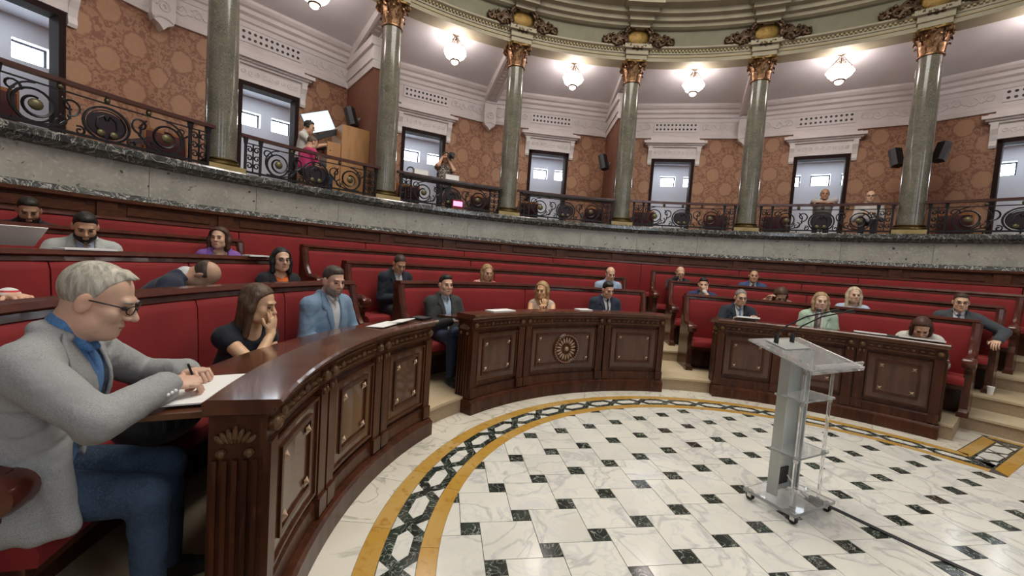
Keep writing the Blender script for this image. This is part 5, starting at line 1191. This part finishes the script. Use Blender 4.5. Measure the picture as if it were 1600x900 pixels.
seated('person in a red and white striped shirt at the end of the second bench', 2, 160.8, 1.10, lean=8, tc=(.72, .70, .68), tk='stripe', top='shirt', handL=(-.25, .50, .93), hdL=(.4, 1, 0), handR=(.1, .40, .8), skin='fair')
seated('person with a dark beard in a pale grey blazer reading', 3, 140.9, 1.135, turn=-25, res=.009, lean=8, hp=28, hy=-4, hair='short', hc=(.016, .012, .010), beard=(.014, .010, .009), skin='tan', tc=(.50, .52, .50), inner=(.45, .47, .60), handR=(.26, .30, .86), handL=(-.08, .34, .80))
seated('person with brown wavy hair in a purple blazer looking aside', 3, 129.6, 1.13, turn=-20, lean=4, hp=2, hy=-30, female=True, hair='curly', hc=(.075, .032, .016), tc=(.24, .11, .42), inner=(.50, .36, .33), handL=(-.16, .36, .86))
seated('person with dark hair behind the top row of the block, head lowered', 4, 139.3, 1.09, turn=-25, lean=10, hp=26, hair='short', hc=(.022, .015, .011), beard=(.02, .013, .01), skin='dark', tc=(.02, .02, .024))
# middle block
seated('person in a navy suit looking down at his hands, alone in the second row', 2, 112.3, 1.13, turn=-4, lean=8, hp=30, hy=-6, skin='tan', hair='crop', hc=(.05, .035, .025), tc=(.017, .021, .034), inner=WHITE, legs=(.018, .02, .03), handR=(.04, .26, .68), handL=(-.05, .27, .68), hdR=(-.6, .6, 0), hdL=(.6, .6, 0))
seated('person in a charcoal suit and pale blue shirt at the end of the front bench', 1, 112.0, 1.10, turn=-10, res=.009, lean=2, hp=2, hy=-4, skin='fair', hair='short', hc=(.020, .014, .011), tc=(.040, .042, .042), inner=LB, legs=(.028, .042, .080), handR=(.03, .29, .70), handL=(-.16, .36, .60), hdR=(-.8, .6, -.1), hdL=(.5, .8, -.2), fat=1.1)
seated('person with blonde hair in a red floral blouse', 2, 95.2, 1.07, hp=14, hy=-4, female=True, hair='medium', hc=(.42, .26, .12), top='tee', tc=(.45, .06, .06), tk='floral')
seated('person with long blonde hair in a sleeveless cream top, chin on her hand', 1, 89.6, 1.06, turn=-28, lean=8, hp=8, hy=-22, female=True, hair='long', hc=(.45, .29, .13), top='tank', sleeve='none', tc=(.62, .50, .40), skin=(.70, .44, .25), legs=(.3, .25, .22), handR=(-.03, .235, .835), poleR=(.7, .8, -1), hdR=(0, -.1, 1), hnR=(0, -1, 0), handL=(-.05, .42, .83), curl=60)
seated('person in a navy suit and dark tie smiling down at the medallion desk', 1, 75.2, 1.115, lean=4, hp=18, hy=6, hr=4, hair='short', hc=(.016, .012, .010), skin='fair', tc=(.020, .028, .052), inner=WHITE, tie=(.012, .014, .03), fat=1.1)
seated('person with a bald head in a light blue shirt', 2, 69.7, 1.17, hp=16, hair='bald', hc=(.12, .09, .07), skin='fair', top='shirt', tc=(.36, .46, .62), fat=1.08)
# right block
seated('person with a bald head and dark suit, third row beside the aisle', 3, 53.4, 1.11, hp=14, hair='bald', hc=(.14, .12, .10), glasses=True, tc=(.025, .026, .032), inner=WHITE, tie=(.05, .03, .04), handR=(.12, .38, 1.02))
seated('person in a blue suit with a hand over his mouth', 2, 51.3, 1.10, lean=8, hp=10, hy=-10, hair='short', hc=(.018, .013, .010), tc=(.028, .045, .13), inner=WHITE, handL=(.0, .22, .98), poleL=(-.8, .7, -1), hdL=(.2, -.1, 1), hnL=(0, -1, 0))
seated('person with cropped grey hair and glasses in a dark suit and blue tie', 1, 47.2, 1.14, turn=4, hp=8, hy=4, hair='crop', hc=(.26, .23, .20), glasses=True, skin='fair', tc=(.020, .025, .038), inner=WHITE, tie=(.10, .18, .36), handR=(.25, .42, .80), handL=(-.12, .42, .86))
seated('person with receding hair in a bright blue suit and dark tie', 3, 41.1, 1.145, hp=2, hair='receding', hc=(.02, .015, .012), skin='tan', tc=(.045, .085, .20), inner=WHITE, tie=(.02, .02, .03))
seated('person with brown hair bowing low behind the second bench rail', 2, 38.4, 1.03, lean=26, hp=48, hy=8, female=True, hair='medium', hc=(.085, .045, .025), top='tee', tc=(.35, .22, .15), handR=(.20, .40, .93))
seated('person with blonde hair in a mint green blazer', 1, 33.1, 1.185, hp=2, hy=8, female=True, hair='medium', hc=(.42, .28, .15), tc=(.46, .60, .47), inner=(.72, .73, .70), skin='pale')
seated('person with straight platinum blonde hair looking at the camera side', 2, 27.3, 1.12, hp=2, hy=14, female=True, hair='long', hc=(.68, .56, .38), top='tee', tc=(.50, .60, .76), skin='pale')
seated('person with auburn hair in a white blazer bowing over her papers', 1, 18.4, .985, lean=22, hp=44, hy=6, female=True, hair='medium', hc=(.075, .028, .016), tc=(.70, .66, .60), inner=(.70, .67, .62), skin='fair')
seated('person with glasses in a grey suit resting an arm on the bench end', 2, 14.6, 1.14, turn=4, hp=6, hy=6, hair='short', hc=(.07, .038, .022), glasses=True, skin='fair', tc=(.060, .068, .080), inner=(.60, .60, .64), tie=(.05, .06, .09), handL=(-.36, .32, .70), poleL=(-1, -.2, -.3), fat=1.05)
# gallery
person('person in a white shirt wearing headphones at the control booth', 8.95, 110.9, 2.5, turn=58, seat=.72, hz=1.47, hp=14, hair='short', hc=(.014, .011, .010), headphones=True, top='shirt', tc=(.66, .66, .62), sleeve='short', skin='tan', handR=(.0, .46, 1.18), handL=(-.2, .44, 1.16), knees={1: (.1, .40, .74), -1: (-.1, .40, .74)}, res=.012)
person('person in a bright pink top seated behind the gallery rail', 8.45, 111.6, 2.5, turn=100, seat=.45, hz=1.08, hp=20, hy=-10, hair='receding', hc=(.14, .085, .06), top='tee', tc=(.60, .045, .17), sleeve='short', skin='tan', legs=(.03, .04, .07), res=.012)
person('person in a patterned shirt aiming a camera over the gallery rail', 8.5, 91.6, 2.5, turn=-8, stand=False, seat=.66, hz=1.37, lean=6, hp=4, hair='curly', hc=(.05, .035, .025), top='tee', tc=(.06, .05, .06), tk='floral', sleeve='short', skin='tan', handR=(.10, .22, 1.34), handL=(-.04, .26, 1.28), poleR=(.5, .3, -1), poleL=(-.5, .3, -1), hdR=(-.6, .3, .6), hdL=(.6, .3, .6), knees={1: (.1, .05, .62), -1: (-.1, .05, .62)}, res=.012)
person('person with folded arms leaning on the gallery handrail', 8.50, 31.0, 2.5, seat=.43, hz=1.03, lean=40, hp=6, hair='bald', hc=(.08, .06, .045), top='shirt', tc=(.52, .47, .44), sleeve='half', skin='dark', handR=(-.06, .62, .81), handL=(.06, .63, .82), poleR=(1, .1, .25), poleL=(-1, .1, .25), hdR=(-1, .1, 0), hdL=(1, .1, 0), knees={1: (.1, .08, .46), -1: (-.1, .08, .46)}, res=.012)
person('person with a bald head in a white patterned shirt seated behind the rail', 8.58, 25.5, 2.5, seat=.42, hz=1.02, hp=2, hair='bald', hc=(.2, .18, .16), glasses=True, top='shirt', tc=(.62, .58, .56), skin='fair', legs=(.05, .04, .05), knees={1: (.1, .15, .46), -1: (-.1, .15, .46)}, res=.012)
# things they hold or keep by them
e = empty('photo_camera', pol(8.20, 91.4, 3.88), 91.3, 'black photo camera held up by the person in a patterned shirt', 'camera')
b = MB(); b.box((0, 0, 0), (.07, .15, .10)); b.build('camera_body', MT['black'], e, world=False)
b = MB(); b.lathe([(.036, .03), (.04, .13), (.045, .16)], 14, (0, 0, 0), Matrix.Rotation(R_(-90), 3, 'Y')); b.build('lens', MT['dark_grey'], e, True, world=False)
b = MB(); b.box((.0, 0, .065), (.05, .05, .035)); b.build('viewfinder', MT['black'], e, world=False)
pe = NM[0]; S_, E_, W_, d_, n_ = NM[1][1]
Mw = Matrix.Translation(pe.location) @ Matrix.Rotation(pe.rotation_euler[2], 4, 'Z')
b = MB(); sd_ = np.cross(d_, n_); g0 = Vector((W_+d_*.10+sd_*.035+n_*.03).tolist()); ax_ = Vector((.25, -.25, 1)).normalized()
b.tube([Mw @ (g0-ax_*.055), Mw @ (g0-ax_*.045), Mw @ (g0+ax_*.085)], [.001, .004, .0045], 8); tag(b.build('pen', MT['black']), 'black pen held by the man in the grey blazer', 'pen')
# sleeve buttons of the near man
for q in range(3):
    b = MB(); El_, Wt_ = E_, W_; u_ = (Wt_-El_)/np.linalg.norm(Wt_-El_); pz = Wt_-u_*(.03+.016*q); ou = np.cross(u_, V3(0, 0, 1)); ou /= np.linalg.norm(ou); b.ell(pz+ou*.058-V3(0, 0, .004), (.0065, .0065, .0065), None, 8, 6)
    b.build('sleeve_button', MT['paper'], pe, True, world=False)
# dark quilted bag on the bench
e = empty('quilted_bag', pol(3.95, 159.0, .625), 159.0+90, 'dark grey ribbed bag lying on the bench beside the man in the blazer', 'bag')
G = Sdf(); G.add(elli((0, .02, .13), (.24, .15, .135)))
P, Fc = G.mesh(.014); npobj('bag_body', P, Fc, MT['bag_cloth'], e)
for q in range(-4, 5):
    x = q*.05; w_ = math.sqrt(max(.02, 1-(x/.24)**2)); b = MB(); b.tube([(x, .02+.155*w_*math.cos(a), .13+.14*w_*math.sin(a)) for a in [math.pi*k/12-.2 for k in range(15)]],   .012, 6); b.build('rib', MT['bag_cloth'], e, True, world=False)
b = MB(); b.tube([(-.1, .12, .22), (-.06, .22, .24), (.06, .22, .24), (.1, .12, .22)], .010, 6); b.build('handle', MT['black'], e, True, world=False)
